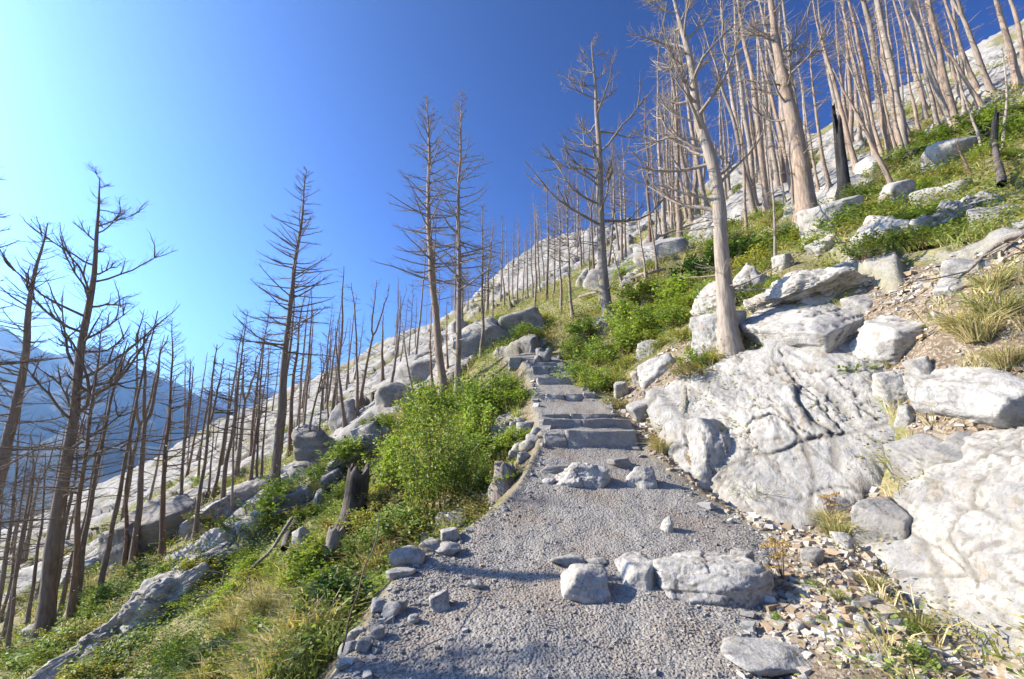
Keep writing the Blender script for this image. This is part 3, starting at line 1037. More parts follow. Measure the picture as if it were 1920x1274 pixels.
slab_between((100, 1268), (430, 1040), .62, .30, 'limestone_bright', 'long white slab streak slanting down through the yellow grass', 76, -.13)
slab_between((330, 1075), (470, 985), .30, .22, 'limestone', 'second pale slab streak just above the long white one', 72, .0)
slab_between((600, 905), (720, 815), .34, .22, 'limestone', 'pale slab streak between the slender spire and the hedge', 73, .0)
slab_between((1395, 600), (1640, 520), .38, .20, 'limestone_bright', 'diagonal white ledge climbing from the pale tree towards the scree', 74, .02)
slab_between((1690, 455), (1860, 375), .34, .20, 'limestone', 'diagonal pale ledge in the grass below the charred log', 75, .02)

# ------------------------------------------------------------------ stone steps
def block_mesh(name, x, y, z, seed, cuts=10):
    bm = bmesh.new()
    bmesh.ops.create_cube(bm, size=1.0)
    bmesh.ops.bevel(bm, geom=bm.edges[:], offset=.035, segments=1, affect='EDGES')
    bmesh.ops.scale(bm, vec=(x, y, z), verts=bm.verts)
    bmesh.ops.subdivide_edges(bm, edges=[e for e in bm.edges if e.calc_length() > .12], cuts=cuts, use_grid_fill=True)
    V = np.array([v.co for v in bm.verts])
    faces = [[v.index for v in f.verts] for f in bm.faces]
    bm.free()
    n = fbm(V[:, 0] * 3 + seed, V[:, 1] * 3, V[:, 2] * 5, 4, seed)
    n2 = fbm(V[:, 0] * 3 + seed, V[:, 1] * 3 + 40, V[:, 2] * 5, 4, seed + 2)
    V[:, 1] += .035 * n * np.sign(V[:, 1])
    V[:, 2] += .018 * n2
    V[:, 0] += .03 * n2
    me = bpy.data.meshes.new(name)
    me.from_pydata(V.tolist(), [], faces)
    at = me.attributes.new('crack', 'FLOAT', 'POINT')
    return me


def step(label, y, blocks, mat='step_stone'):
    """blocks: (px0, px1, row of the top edge, row of the foot, depth)."""
    root = None
    for i, (x0, x1, r0, r1, dep) in enumerate(blocks):
        a, b = ray(x0, (r0 + r1) / 2), ray(x1, (r0 + r1) / 2)
        xa, xb = a[0] * y / a[1], b[0] * y / b[1]
        dt, db = ray(x0, r0), ray(x0, r1)
        zt, zb = CAM[2] + dt[2] / dt[1] * y, CAM[2] + db[2] / db[1] * y
        if root is None:
            root = bpy.data.objects.new('stone_step', None)
            COL.objects.link(root)
            root.location = ((xa + xb) / 2, y, zb)
            root['label'] = label; root['category'] = 'step'; root['group'] = 'stone steps of the path'
        hgt = zt - zb + .14
        me = block_mesh('stone_block', xb - xa, dep, hgt, int(x0 + r0) % 91)
        o = link('stone_block', me, M[mat], root)
        o.location = ((xa + xb) / 2 - root.location[0], dep / 2, zt - hgt / 2 - root.location[2])
        o.rotation_euler = (0, R_(-1.2 if i % 2 == 0 else .8), R_(((int(x0) % 5) - 2) * .7))


step('lowest and largest grey step slab at the head of the gravel', 6.28, [(1022, 1062, 810, 836, .45), (1063, 1196, 806, 834, .48)])
step('second grey step slab resting above the lowest one', 6.74, [(1014, 1092, 786, 806, .42), (1093, 1184, 785, 804, .42)])
step('thin worn step edge just above the second slab', 7.2, [(1012, 1070, 777, 784, .3), (1071, 1160, 776, 783, .3)])
step('middle step built of a row of pale blocks', 8.38, [(1004, 1022, 738, 754, .25), (1023, 1058, 739, 754, .28), (1059, 1092, 738, 752, .25), (1093, 1116, 737, 749, .25)], 'stone')
step('low worn stone edge above the middle step', 9.3, [(1008, 1046, 707, 713, .25), (1047, 1104, 706, 712, .25)], 'stone')
step('upper dark slab step near the turn of the path', 10.46, [(998, 1030, 686, 699, .35), (1031, 1070, 687, 699, .35)])
step('rusty brown step below the cairn', 11.0, [(992, 1044, 680, 687, .3)], 'stone')
step('topmost grey step where the path turns away', 11.5, [(955, 978, 671, 682, .4), (979, 1003, 671, 682, .4)])

# ------------------------------------------------------------------ trees
def frames(P):
    T = np.gradient(P, axis=0)
    T /= np.linalg.norm(T, axis=1)[:, None] + 1e-9
    ref = np.array([.31, .17, .93]) if abs(T[0, 2]) < .8 else np.array([1.0, .13, .07])
    A = np.cross(T, ref); A /= np.linalg.norm(A, axis=1)[:, None] + 1e-9
    B = np.cross(T, A)
    return A, B


class Tubes:
    def __init__(self):
        self.V = []; self.F = []; self.n = 0

    def add(self, P, R, sides):
        P = np.asarray(P, float); R = np.asarray(R, float)
        A, B = frames(P)
        th = np.arange(sides) * 2 * math.pi / sides
        ring = P[:, None] + R[:, None, None] * (A[:, None] * np.cos(th)[None, :, None] + B[:, None] * np.sin(th)[None, :, None])
        self.V.append(ring.reshape(-1, 3))
        m = len(P)
        i = np.arange(m - 1)[:, None] * sides
        j = np.arange(sides)[None]
        j2 = (j + 1) % sides
        q = np.stack([i + j, i + j2, i + sides + j2, i + sides + j], -1).reshape(-1, 4) + self.n
        self.F.append(q)
        self.n += m * sides

    def add_many(self, P, R, sides):
        """Many tubes of the same number of points at once: P (n, m, 3), R (n, m)."""
        P = np.asarray(P, float); R = np.asarray(R, float)
        n, m = R.shape
        T = np.gradient(P, axis=1)
        T /= np.linalg.norm(T, axis=2)[..., None] + 1e-9
        ref = np.where(np.abs(T[:, :1, 2:3]) < .8, np.array([.31, .17, .93]), np.array([1.0, .13, .07]))
        A = np.cross(T, np.broadcast_to(ref, T.shape)); A /= np.linalg.norm(A, axis=2)[..., None] + 1e-9
        B = np.cross(T, A)
        th = np.arange(sides) * 2 * math.pi / sides
        ring = P[:, :, None] + R[:, :, None, None] * (A[:, :, None] * np.cos(th)[:, None] + B[:, :, None] * np.sin(th)[:, None])
        self.V.append(ring.reshape(-1, 3))
        k = np.arange(n)[:, None, None] * m * sides
        i = np.arange(m - 1)[None, :, None] * sides
        j = np.arange(sides)[None, None]
        j2 = (j + 1) % sides
        self.F.append(np.stack([k + i + j, k + i + j2, k + i + sides + j2, k + i + sides + j], -1).reshape(-1, 4) + self.n)
        self.n += n * m * sides

    def mesh(self, name, sm=True):
        return make_mesh(name, np.vstack(self.V), [np.vstack(self.F)], sm)


def unit(v):
    return v / (np.linalg.norm(v) + 1e-9)


def tree_meshes(kind, L, r0, seed, sides=10, dens=1.0):
    """A dead tree of length L along +Z: the bare trunk and the crown of bare limbs and twigs."""
    g = np.random.default_rng(seed)
    tr, cr = Tubes(), Tubes()
    n = 26
    s = np.linspace(0, 1, n)
    bx = g.normal(0, .012) * L; by = g.normal(0, .012) * L
    wob = L * .006
    def centre(q):
        q = np.asarray(q, float)
        fade = np.sin(np.pi * np.clip(q, 0, 1))
        return np.stack([bx * fade + wob * fbm(q * 5, seed % 97, 0, 2, seed), by * fade + wob * fbm(q * 5, seed % 89 + 50, 0, 2, seed + 1), q * L], -1)
    def radius(q):
        q = np.asarray(q, float)
        tip = .07 if kind in ('conifer', 'broad', 'tall') else .16
        return r0 * (tip + (1 - tip) * (1 - q) ** .85) * (1 + .55 * np.exp(-q * L / .22))
    P = centre(s)
    P[0, 2] -= .0
    P = np.vstack([[P[0, 0], P[0, 1], -.5], P])
    Rr = np.concatenate([[radius(0) * 1.15], radius(s)])
    Rr = Rr * (1 + .06 * fbm(np.arange(len(Rr)) * .9, seed, 0, 2, 3))
    P = np.vstack([P, P[-1:] + np.array([[.3 * Rr[-1], 0, 1.6 * Rr[-1]]])])
    Rr = np.append(Rr, Rr[-1] * .08)
    if kind == 'fork':
        k = int(len(P) * .55)
        tr.add(P[:k + 1], Rr[:k + 1], sides)
        tops = []
        for sg in (-1, 1):
            az = g.uniform(-.5, .5)
            m = 14
            q = np.linspace(0, 1, m)
            ln = L * .45 * g.uniform(.75, 1.0)
            out = .16 * ln * np.sqrt(q) * sg
            B = P[k][None] + np.stack([out * math.cos(az) + .02 * L * fbm(q * 4, seed + sg, 0, 2, 5) * q, out * math.sin(az), q * ln], -1)
            tr.add(B, Rr[k] * .85 * (1 - q) ** .8 + .010, max(sides - 3, 5))
            tops.append(B)
        limbs = [(B[j], unit(B[j + 1] - B[j]), .3 * L * .2) for B in tops for j in range(3, 13)]
    else:
        tr.add(P, Rr, sides)
        limbs = None

    TW, TR, LB, LR, SB, SR = [], [], [], [], [], []

    def twigs(B, l, count, tl, r):
        t = g.uniform(.18, 1.0, count)
        i = t * (len(B) - 1)
        k = np.minimum(i.astype(int), len(B) - 2)
        seg = B[k + 1] - B[k]
        p = B[k] + seg * (i - k)[:, None]
        d = seg / (np.linalg.norm(seg, axis=1)[:, None] + 1e-9)
        side = np.stack([d[:, 1], -d[:, 0], np.zeros(count)], -1)
        side /= np.linalg.norm(side, axis=1)[:, None] + 1e-9
        side *= np.where(g.random(count) < .5, 1, -1)[:, None]
        v = side * g.uniform(.5, 1.0, (count, 1)) + d * g.uniform(.3, .9, (count, 1))
        v[:, 2] += g.uniform(-.25, .55, count)
        v /= np.linalg.norm(v, axis=1)[:, None] + 1e-9
        ll = (tl * g.uniform(.4, 1.0, count) * (1.15 - .6 * t))[:, None]
        e = p + v * ll
        v2 = v + np.array([0, 0, .5]) + g.normal(0, .25, (count, 3))
        e2 = e + v2 / (np.linalg.norm(v2, axis=1)[:, None] + 1e-9) * ll * .5
        TW.append(np.stack([p, (p + e) / 2 + g.normal(0, .02, (count, 3)) * ll, e, e2], 1))
        TR.append(np.full((count, 1), r) * np.array([[1, .85, .65, .35]]))

    Cs = centre(np.linspace(0, 1, 60))

    def limb(q, l, az, el, curl, rb, tw, tl, sub=0, rough=.05):
        o = np.array([np.interp(q, np.linspace(0, 1, 60), Cs[:, k_]) for k_ in range(3)])
        d = np.array([math.cos(az) * math.cos(el), math.sin(az) * math.cos(el), math.sin(el)])
        m = 7
        B = [o]
        p = o.copy()
        for k in range(1, m):
            d = unit(d + np.array([0, 0, curl * l / m]) + g.normal(0, rough, 3) * 1.6)
            p = p + d * l / (m - 1)
            B.append(p.copy())
        B = np.array(B)
        LB.append(B); LR.append(rb * (1 - np.linspace(0, 1, m)) ** .8 * .9 + rb * .12 + .0025)
        twigs(B, l, tw, tl, max(rb * .20, .0036))
        for _ in range(sub):
            k = g.integers(2, m - 1)
            d2 = unit(unit(B[k] - B[k - 1]) + g.normal(0, .55, 3) + np.array([0, 0, .35]))
            l2 = l * g.uniform(.25, .5)
            C = [B[k]]
            p2 = B[k].copy()
            for _k in range(4):
                d2 = unit(d2 + g.normal(0, .16, 3) + np.array([0, 0, .12]))
                p2 = p2 + d2 * l2 / 4
                C.append(p2.copy())
            C = np.array(C)
            SB.append(C); SR.append(rb * .5 * (1 - np.linspace(0, 1, 5)) ** .8 + .004)
            twigs(C, l2, max(int(tw * .4), 3), tl * .7, max(rb * .16, .0038))

    if kind in ('conifer', 'tall'):
        s0 = g.uniform(.30, .42) if kind == 'conifer' else g.uniform(.42, .6)
        cnt = int((105 if kind == 'conifer' else 60) * dens)
        lm = L * (g.uniform(.17, .21) if kind == 'conifer' else g.uniform(.06, .10))
        for k in range(cnt):
            q = s0 + (1 - s0) * ((k + g.random()) / cnt) ** .95
            f = (1 - q) / (1 - s0)
            l = lm * (f ** .75 * .95 + .05) * g.uniform(.55, 1.12)
            el = R_(-6 + 44 * (1 - f) + g.normal(0, 9))
            limb(q, l, g.uniform(0, 2 * math.pi), el, .28, min(.36 * float(radius(q)), .006 + .0105 * l), int((6 + 8 * l) * min(dens + .1, 1)), .09 + .17 * l)
        for k in range(int(26 * dens)):
            q = g.uniform(.06, s0 + .05)
            l = g.uniform(.06, .5) * L * .1
            limb(q, l, g.uniform(0, 2 * math.pi), R_(g.normal(-2, 15)), .1, .007 + .006 * l, 3, .18)
    elif kind == 'broad':
        s0 = g.uniform(.30, .38)
        for k in range(int(30 * dens)):
            q = s0 + (1 - s0) * ((k + g.random()) / (30 * dens))
            f = (1 - q) / (1 - s0)
            l = L * .25 * (f ** .6 * .85 + .15) * g.uniform(.55, 1.1)
            limb(q, l, g.uniform(0, 2 * math.pi), R_(g.uniform(0, 38)), .5, min(.42 * float(radius(q)), .010 + .014 * l), int(10 + 6 * l), .15 + .16 * l, 4, .11)
        for k in range(12):
            q = g.uniform(.12, s0)
            l = g.uniform(.15, .9)
            limb(q, l, g.uniform(0, 2 * math.pi), R_(g.uniform(-10, 30)), .3, .010 + .007 * l, 5, .3)
    elif kind == 'fork':
        for (p, d, l) in limbs:
            for _ in range(2):
                v = unit(d * .4 + g.normal(0, .8, 3))
                e = p + v * l * g.uniform(.3, 1)
                m_ = (p + e) / 2 + g.normal(0, .05, 3) * l
                cr.add([p, m_, e, e + unit(v + np.array([0, 0, .6])) * l * .3], [.010, .008, .006, .003], 4)
        for k in range(22):
            limb(g.uniform(.12, .55), g.uniform(.1, .7), g.uniform(0, 6.28), R_(g.normal(5, 18)), .1, .010, 3, .25)
    else:  # pole: nearly bare, thin level branches
        for k in range(int(46 * dens)):
            q = g.uniform(.16, .97)
            l = L * g.uniform(.02, .10) * (1.1 - .5 * q)
            limb(q, l, g.uniform(0, 2 * math.pi), R_(g.normal(4, 14)), .06, .0045 + .006 * l, int(3 + 5 * l), .12 + .14 * l)
    cr.add_many(np.array(LB), np.array(LR), 5)
    if SB:
        cr.add_many(np.array(SB), np.array(SR), 4)
    cr.add_many(np.vstack(TW), np.vstack(TR), 3)
    return tr.mesh('trunk'), cr.mesh('crown')


GROUP_TREES = 'burnt dead trees on the mountainside'


def place_tree(name, base, top, tm, cm, bark, twig, label, group, L0, spin):
    """An empty at the foot of the tree carries trunk and crown."""
    o = bpy.data.objects.new(name, None)
    COL.objects.link(o)
    d = Vector(top - base)
    k = d.length / L0
    q = d.to_track_quat('Z', 'Y')
    o.location = base
    o.rotation_mode = 'QUATERNION'
    o.rotation_quaternion = q @ Matrix.Rotation(spin, 3, 'Z').to_quaternion()
    o.scale = (k, k, k)
    o['label'] = label; o['category'] = 'dead tree'; o['group'] = group
    link('trunk', tm, M[bark], o)
    link('crown', cm, M[twig], o)
    return o


LOW = 'slender burnt poles on the steep lower slope'
MIDG = 'burnt trees beyond the steps'
UP = 'dense burnt stand on the upper slope'
THIN_LOW = 'thin burnt pole among the leaning poles on the steep lower slope'
THIN_MID = 'thin grey dead tree in the far stand beyond the steps'
THIN_UP = 'bleached bare trunk in the dense stand on the upper slope'
# base x, y, top x, y, trunk width, kind, bark, twigs, label (None: shared)
heroes = [
    (-54, 1172, 88, 420, 30, 'conifer', 'bark_dark', 'twig_dark', 'thick dark conifer cut by the frame edge, branches reaching over the valley', LOW),
    (72, 1206, 190, 335, 31, 'broad', 'bark_dark', 'twig_dark', 'tallest dark conifer of the lower slope, long crooked side limbs', LOW),
    (511, 920, 578, 318, 18, 'conifer', 'bark_dark', 'twig_dark', 'slender spire conifer standing alone against the pale blue sky', LOW),
    (829, 750, 802, 180, 19, 'conifer', 'bark_tan', 'twig_grey', 'thicker twin conifer on the bank, with a long level branch', MIDG),
    (857, 746, 862, 172, 14, 'conifer', 'bark_grey', 'twig_grey', 'thinner taller twin conifer on the bank beside the thicker one', MIDG),
    (1138, 622, 1108, 80, 24, 'broad', 'bark_pale', 'twig_grey', 'mid slope tree with swept foot and broken bushy top above the thicket', MIDG),
    (1368, 668, 1252, -40, 38, 'broad', 'bark_pale', 'twig_pale', 'pale bent tree rooted in the white rocks, long upswept limbs', UP),
    (1517, 410, 1420, -90, 38, 'broad', 'bark_tan', 'twig_grey', 'thickest tan tree with twisted limbs beside the bright boulder', UP),
    (12, 1232, 75, 815, 8, 'pole', 'bark_dark', 'twig_dark', None, LOW),
    (6, 1161, 58, 818, 6, 'pole', 'bark_dark', 'twig_dark', None, LOW),
    (48, 1190, 84, 850, 8, 'pole', 'bark_dark', 'twig_dark', None, LOW),
    (88, 1129, 131, 832, 8, 'pole', 'bark_dark', 'twig_dark', None, LOW),
    (90, 1167, 165, 740, 10, 'pole', 'bark_dark', 'twig_dark', None, LOW),
    (109, 1158, 206, 704, 8, 'pole', 'bark_dark', 'twig_dark', None, LOW),
    (130, 1180, 192, 603, 13, 'conifer', 'bark_rust', 'twig_dark', 'rust footed slim conifer in front of the leaning poles', LOW),
    (142, 1160, 238, 638, 12, 'pole', 'bark_dark', 'twig_dark', 'leaning pole with a hooked broken tip', LOW),
    (188, 1126, 292, 584, 11, 'pole', 'bark_dark', 'twig_dark', 'sinuous bare pole tapering to a whip tip', LOW),
    (245, 1070, 262, 600, 14, 'fork', 'bark_dark', 'twig_dark', 'forked dark trunk with two crooked leaders', LOW),
    (235, 1070, 252, 730, 9, 'pole', 'bark_rust', 'twig_dark', None, LOW),
    (302, 1046, 327, 597, 12, 'conifer', 'bark_rust', 'twig_dark', 'brown footed conifer with a small flat crown above the mountain ridge', LOW),
    (333, 1000, 362, 668, 8, 'fork', 'bark_dark', 'twig_dark', 'thin forked pole beside the brown footed conifer', LOW),
    (365, 1012, 400, 643, 9, 'fork', 'bark_dark', 'twig_dark', 'crooked antler topped pole in front of the far peaks', LOW),
    (390, 927, 402, 780, 5, 'pole', 'bark_dark', 'twig_dark', None, LOW),
    (397, 940, 432, 698, 7, 'pole', 'bark_dark', 'twig_dark', None, LOW),
    (413, 960, 463, 582, 10, 'conifer', 'bark_dark', 'twig_dark', 'straight thin conifer next to the slender spire', LOW),
    (435, 960, 446, 648, 5, 'pole', 'bark_grey', 'twig_dark', None, LOW),
    (444, 897, 478, 640, 10, 'fork', 'bark_grey', 'twig_dark', 'grey kinked trunk with wide upper limbs before the far peaks', LOW),
    (470, 910, 501, 591, 7, 'conifer', 'bark_dark', 'twig_dark', None, LOW),
    (481, 908, 488, 690, 5, 'pole', 'bark_dark', 'twig_dark', None, LOW),
    (488, 905, 505, 642, 5, 'pole', 'bark_dark', 'twig_dark', None, LOW),
    (543, 853, 573, 540, 10, 'conifer', 'bark_rust', 'twig_grey', 'brown conifer just behind the slender spire', LOW),
    (557, 833, 564, 717, 4, 'pole', 'bark_grey', 'twig_grey', None, LOW),
    (570, 862, 617, 654, 7, 'pole', 'bark_grey', 'twig_dark', None, LOW),
    (592, 865, 601, 648, 5, 'pole', 'bark_dark', 'twig_dark', None, LOW),
    (620, 800, 644, 500, 9, 'pole', 'bark_dark', 'twig_dark', 'dark bare pole with a needle thin top', LOW),
    (647, 800, 628, 612, 8, 'pole', 'bark_dark', 'twig_dark', 'broken pole leaning against the dark bare pole', LOW),
    (617, 800, 601, 641, 4, 'pole', 'bark_dark', 'twig_dark', None, LOW),
    (600, 735, 625, 636, 4, 'pole', 'bark_grey', 'twig_grey', None, LOW),
    (668, 782, 659, 530, 7, 'pole', 'bark_dark', 'twig_dark', None, LOW),
    (673, 768, 718, 528, 7, 'fork', 'bark_dark', 'twig_dark', 'thin leaning tree dividing into a wide tuning fork', LOW),
    (678, 766, 680, 700, 7, 'pole', 'bark_rust', 'twig_dark', None, LOW),
    (717, 714, 718, 590, 7, 'pole', 'bark_rust', 'twig_grey', None, MIDG),
    (732, 730, 750, 548, 6, 'pole', 'bark_dark', 'twig_grey', None, MIDG),
    (778, 755, 752, 600, 6, 'pole', 'bark_pale', 'twig_grey', 'pale sapling bowed over before the twin conifers', MIDG),
    (811, 727, 806, 610, 6, 'pole', 'bark_rust', 'twig_grey', None, MIDG),
    (826, 700, 820, 370, 7, 'conifer', 'bark_grey', 'twig_grey', None, MIDG),
    (840, 690, 838, 560, 4, 'pole', 'bark_rust', 'twig_grey', None, MIDG),
    (904, 668, 904, 380, 7, 'conifer', 'bark_grey', 'twig_grey', 'straight grey conifer in front of the rounded rock ledge', MIDG),
    (913, 590, 927, 408, 7, 'conifer', 'bark_grey', 'twig_grey', None, MIDG),
    (1053, 590, 1046, 330, 6, 'conifer', 'bark_grey', 'twig_grey', None, MIDG),
    (1074, 597, 1070, 300, 7, 'conifer', 'bark_grey', 'twig_grey', None, MIDG),
    (1138, 516, 1146, 240, 6, 'conifer', 'bark_grey', 'twig_grey', None, MIDG),
    (1166, 488, 1160, 300, 7, 'conifer', 'bark_grey', 'twig_grey', None, MIDG),
    (1220, 494, 1208, 180, 9, 'conifer', 'bark_rust', 'twig_grey', 'dark reddish conifer between the mid slope tree and the pale tree', MIDG),
    (1234, 521, 1214, 370, 6, 'pole', 'bark_grey', 'twig_grey', None, MIDG),
    (1211, 523, 1195, 380, 5, 'pole', 'bark_pale', 'twig_grey', None, MIDG),
    (1165, 527, 1145, 440, 4, 'pole', 'bark_grey', 'twig_grey', None, MIDG),
    (999, 561, 996, 400, 4, 'conifer', 'bark_grey', 'twig_grey', None, MIDG),
    (990, 559, 988, 430, 4, 'pole', 'bark_dark', 'twig_grey', None, MIDG),
    (970, 563, 971, 410, 4, 'conifer', 'bark_grey', 'twig_grey', None, MIDG),
    (956, 573, 953, 470, 4, 'pole', 'bark_grey', 'twig_grey', None, MIDG),
    (938, 566, 938, 465, 4, 'pole', 'bark_grey', 'twig_grey', None, MIDG),
    (1039, 556, 1038, 390, 5, 'conifer', 'bark_grey', 'twig_grey', None, MIDG),
    (1105, 542, 1105, 400, 5, 'pole', 'bark_grey', 'twig_grey', None, MIDG),
    (1453, 500, 1437, 240, 6, 'pole', 'bark_pale', 'twig_pale', 'thin pale sapling on the rock shelf', UP),
    (1366, 448, 1316, 180, 8, 'conifer', 'bark_tan', 'twig_pale', None, UP),
    (1398, 439, 1378, 148, 7, 'conifer', 'bark_tan', 'twig_pale', None, UP),
    (1445, 396, 1420, 150, 6, 'conifer', 'bark_pale', 'twig_pale', None, UP),
    (1471, 382, 1440, 190, 5, 'conifer', 'bark_pale', 'twig_pale', None, UP),
    (1488, 382, 1472, 180, 5, 'pole', 'bark_grey', 'twig_pale', None, UP),
    (1534, 356, 1505, 150, 6, 'conifer', 'bark_tan', 'twig_pale', None, UP),
    (1554, 354, 1520, 60, 8, 'conifer', 'bark_tan', 'twig_pale', None, UP),
    (1607, 324, 1518, -30, 11, 'conifer', 'bark_tan', 'twig_pale', 'tan trunk rising just behind the black snag', UP),
    (1688, 376, 1560, 130, 11, 'pole', 'bark_tan', 'twig_grey', 'strongly leaning tan trunk crossing the black snag', UP),
    (1665, 290, 1600, 10, 9, 'conifer', 'bark_tan', 'twig_pale', None, UP),
    (1653, 297, 1594, 40, 8, 'conifer', 'bark_tan', 'twig_pale', None, UP),
    (1640, 303, 1572, 80, 7, 'conifer', 'bark_pale', 'twig_pale', None, UP),
    (1681, 287, 1640, 60, 6, 'conifer', 'bark_tan', 'twig_pale', None, UP),
    (1691, 290, 1640, 10, 9, 'conifer', 'bark_tan', 'twig_pale', None, UP),
    (1703, 266, 1634, -80, 13, 'conifer', 'bark_tan', 'twig_pale', 'thick straight tan trunk near the black fallen log', UP),
    (1725, 254, 1690, 40, 7, 'conifer', 'bark_tan', 'twig_pale', None, UP),
    (1737, 222, 1690, -10, 8, 'conifer', 'bark_grey', 'twig_pale', None, UP),
    (1762, 242, 1690, -90, 9, 'conifer', 'bark_pale', 'twig_pale', 'white trunk between two thick tan trunks', UP),
    (1786, 227, 1715, -90, 14, 'conifer', 'bark_tan', 'twig_pale', 'thickest tan trunk of the upper stand', UP),
    (1807, 213, 1770, 20, 6, 'conifer', 'bark_pale', 'twig_pale', None, UP),
    (1840, 197, 1735, 20, 8, 'conifer', 'bark_tan', 'twig_pale', 'sharply leaning bleached trunk in the upper stand', UP),
    (1862, 182, 1765, -80, 12, 'fork', 'bark_grey', 'twig_pale', 'dark forked trunk leaning in the upper stand', UP),
    (1910, 162, 1835, -90, 15, 'conifer', 'bark_tan', 'twig_pale', 'broad tan trunk at the upper corner of the stand', UP),
    (1924, 140, 1868, -90, 11, 'conifer', 'bark_tan', 'twig_pale', None, UP),
    (1878, 280, 1878, 80, 6, 'pole', 'bark_pale', 'twig_pale', 'thin white sapling beside the small black stub', UP),
    (1845, 290, 1790, 140, 6, 'pole', 'bark_pale', 'twig_pale', 'thin white leaning sapling on the grassy rise', UP),
    (1820, 330, 1790, 262, 5, 'pole', 'bark_rust', 'twig_grey', 'short brown dead sapling in the yellow grass', UP),
]
BARK_WORD = {'bark_dark': 'dark', 'bark_grey': 'grey', 'bark_tan': 'tan', 'bark_pale': 'bleached', 'bark_rust': 'reddish brown'}


def look_words(kind, bark, L):
    return ('short ' if L < 5 else 'tall ' if L > 9 else 'thin ') + BARK_WORD[bark] + {'conifer': ' dead conifer', 'tall': ' dead conifer', 'pole': ' bare pole', 'fork': ' forked dead tree', 'broad': ' dead tree'}[kind]


heroes = [tuple(h[:5]) + ('tall' if h[5] == 'conifer' and h[9] == UP else h[5],) + tuple(h[6:]) for h in heroes]
for h_ in heroes:
    if h_[8]:
        landmark(h_[0], h_[1], h_[8], h_[4])
ti = 0
for (bx, by, tx, ty, w, kind, bark, twig, label, grp) in heroes:
    base, t = at_ground(bx, by)
    d = ray(tx, ty)
    k = base[1] / d[1]
    top = CAM + d * k
    # photographs of tall trunks: keep the real lean, tops stay in the trunk's own vertical plane
    L = float(np.linalg.norm(top - base))
    r0 = max(w * t / F_PX / 2, .03) * .92
    near = t < 16
    tm, cm = tree_meshes(kind, L, r0, 1000 + ti, 12 if w > 15 else 8, 1.0 if w > 12 else .62)
    shared = {LOW: THIN_LOW, MIDG: THIN_MID, UP: THIN_UP}[grp]
    o_ = place_tree('dead_tree', base, top, tm, cm, bark, twig, label or shared, grp, L, (ti * 2.4) % 6.28)
    if label is None:
        auto_label(o_, look_words(kind, bark, L), 'dead tree', grp, bx, by, w)
    ti += 1

# stock of shapes for the stands farther back
protos = []
for i, kd in enumerate(['conifer', 'pole', 'conifer', 'pole', 'conifer', 'conifer', 'pole', 'fork']):
    protos.append((kd, tree_meshes(kd, 10.0, .105, 2000 + i, 7, .55)))


tall_protos = [('tall', tree_meshes('tall', 10.0, .11, 2050 + i, 7, .7)) for i in range(4)] + [p_ for p_ in protos if p_[0] == 'pole'][:2]


def stand(n, sampler, grp, label, barks, twig, hrange, lean=.05):
    stock = tall_protos if grp == UP else protos
    made = 0
    tries = 0
    while made < n and tries < n * 30:
        tries += 1
        x, y = sampler()
        z = float(ground(x, y, False))
        px, py = to_px(x, y, z)
        if not (-60 < px < 1980 and -40 < py < 1300):
            continue
        if np.hypot(x, y) < 9:
            continue
        h = rng.uniform(*hrange)
        kd, (tm, cm) = stock[rng.integers(len(stock))]
        base = np.array([x, y, z - .1])
        top = base + np.array([rng.normal(0, lean) * h, rng.normal(0, lean) * h, h])
        bk = barks[rng.integers(len(barks))]
        o_ = place_tree('dead_tree', base, top, tm, cm, bk, twig, label, grp, 10.0, rng.uniform(0, 6.28))
        auto_label(o_, look_words(kd, bk, h), 'dead tree', grp, px, py, 8)
        made += 1


def polar(a0, a1, r0, r1, pw=1.0):
    def f():
        a = math.radians(rng.uniform(a0, a1))
        r = r0 + (r1 - r0) * rng.random() ** pw
        return r * math.sin(a), r * math.cos(a)
    return f


stand(58, polar(-52, -18, 15, 60, 1.2), LOW, THIN_LOW, ['bark_dark', 'bark_dark', 'bark_rust', 'bark_grey'], 'twig_dark', (4.0, 8.5), .04)
stand(70, polar(-16, 24, 24, 80, 1.0), MIDG, THIN_MID, ['bark_grey', 'bark_grey', 'bark_dark', 'bark_pale'], 'twig_grey', (5.0, 9.5), .03)
stand(85, polar(19, 50, 19, 60, 1.2), UP, THIN_UP, ['bark_pale', 'bark_tan', 'bark_grey', 'bark_tan'], 'twig_pale', (9.0, 15.0), .05)

# trees that stand just outside the frame and throw their shadows over the gravel
for i, (x, y, h, kd, lb) in enumerate([(-5.75, 4.5, 7.4, 'pole', 'conifer beyond the frame edge whose trunk shadow crosses the gravel'),
                                       (-4.5, 3.15, 6.3, 'conifer', 'small conifer beyond the frame edge whose twig shadows fall on the nearest gravel'),
                                       (-7.5, 6.0, 8.8, 'conifer', 'conifer beyond the frame edge whose branch shadows dapple the path')]):
    z = float(ground(x, y, False))
    tm, cm = tree_meshes(kd, h, .24 if kd == 'pole' else .16, 2100 + i, 10, .9)
    b = np.array([x, y, z - .1])
    place_tree('dead_tree', b, b + np.array([-.25, -.1, h]), tm, cm, 'bark_dark', 'twig_dark', lb, LOW, h, i * 1.3)

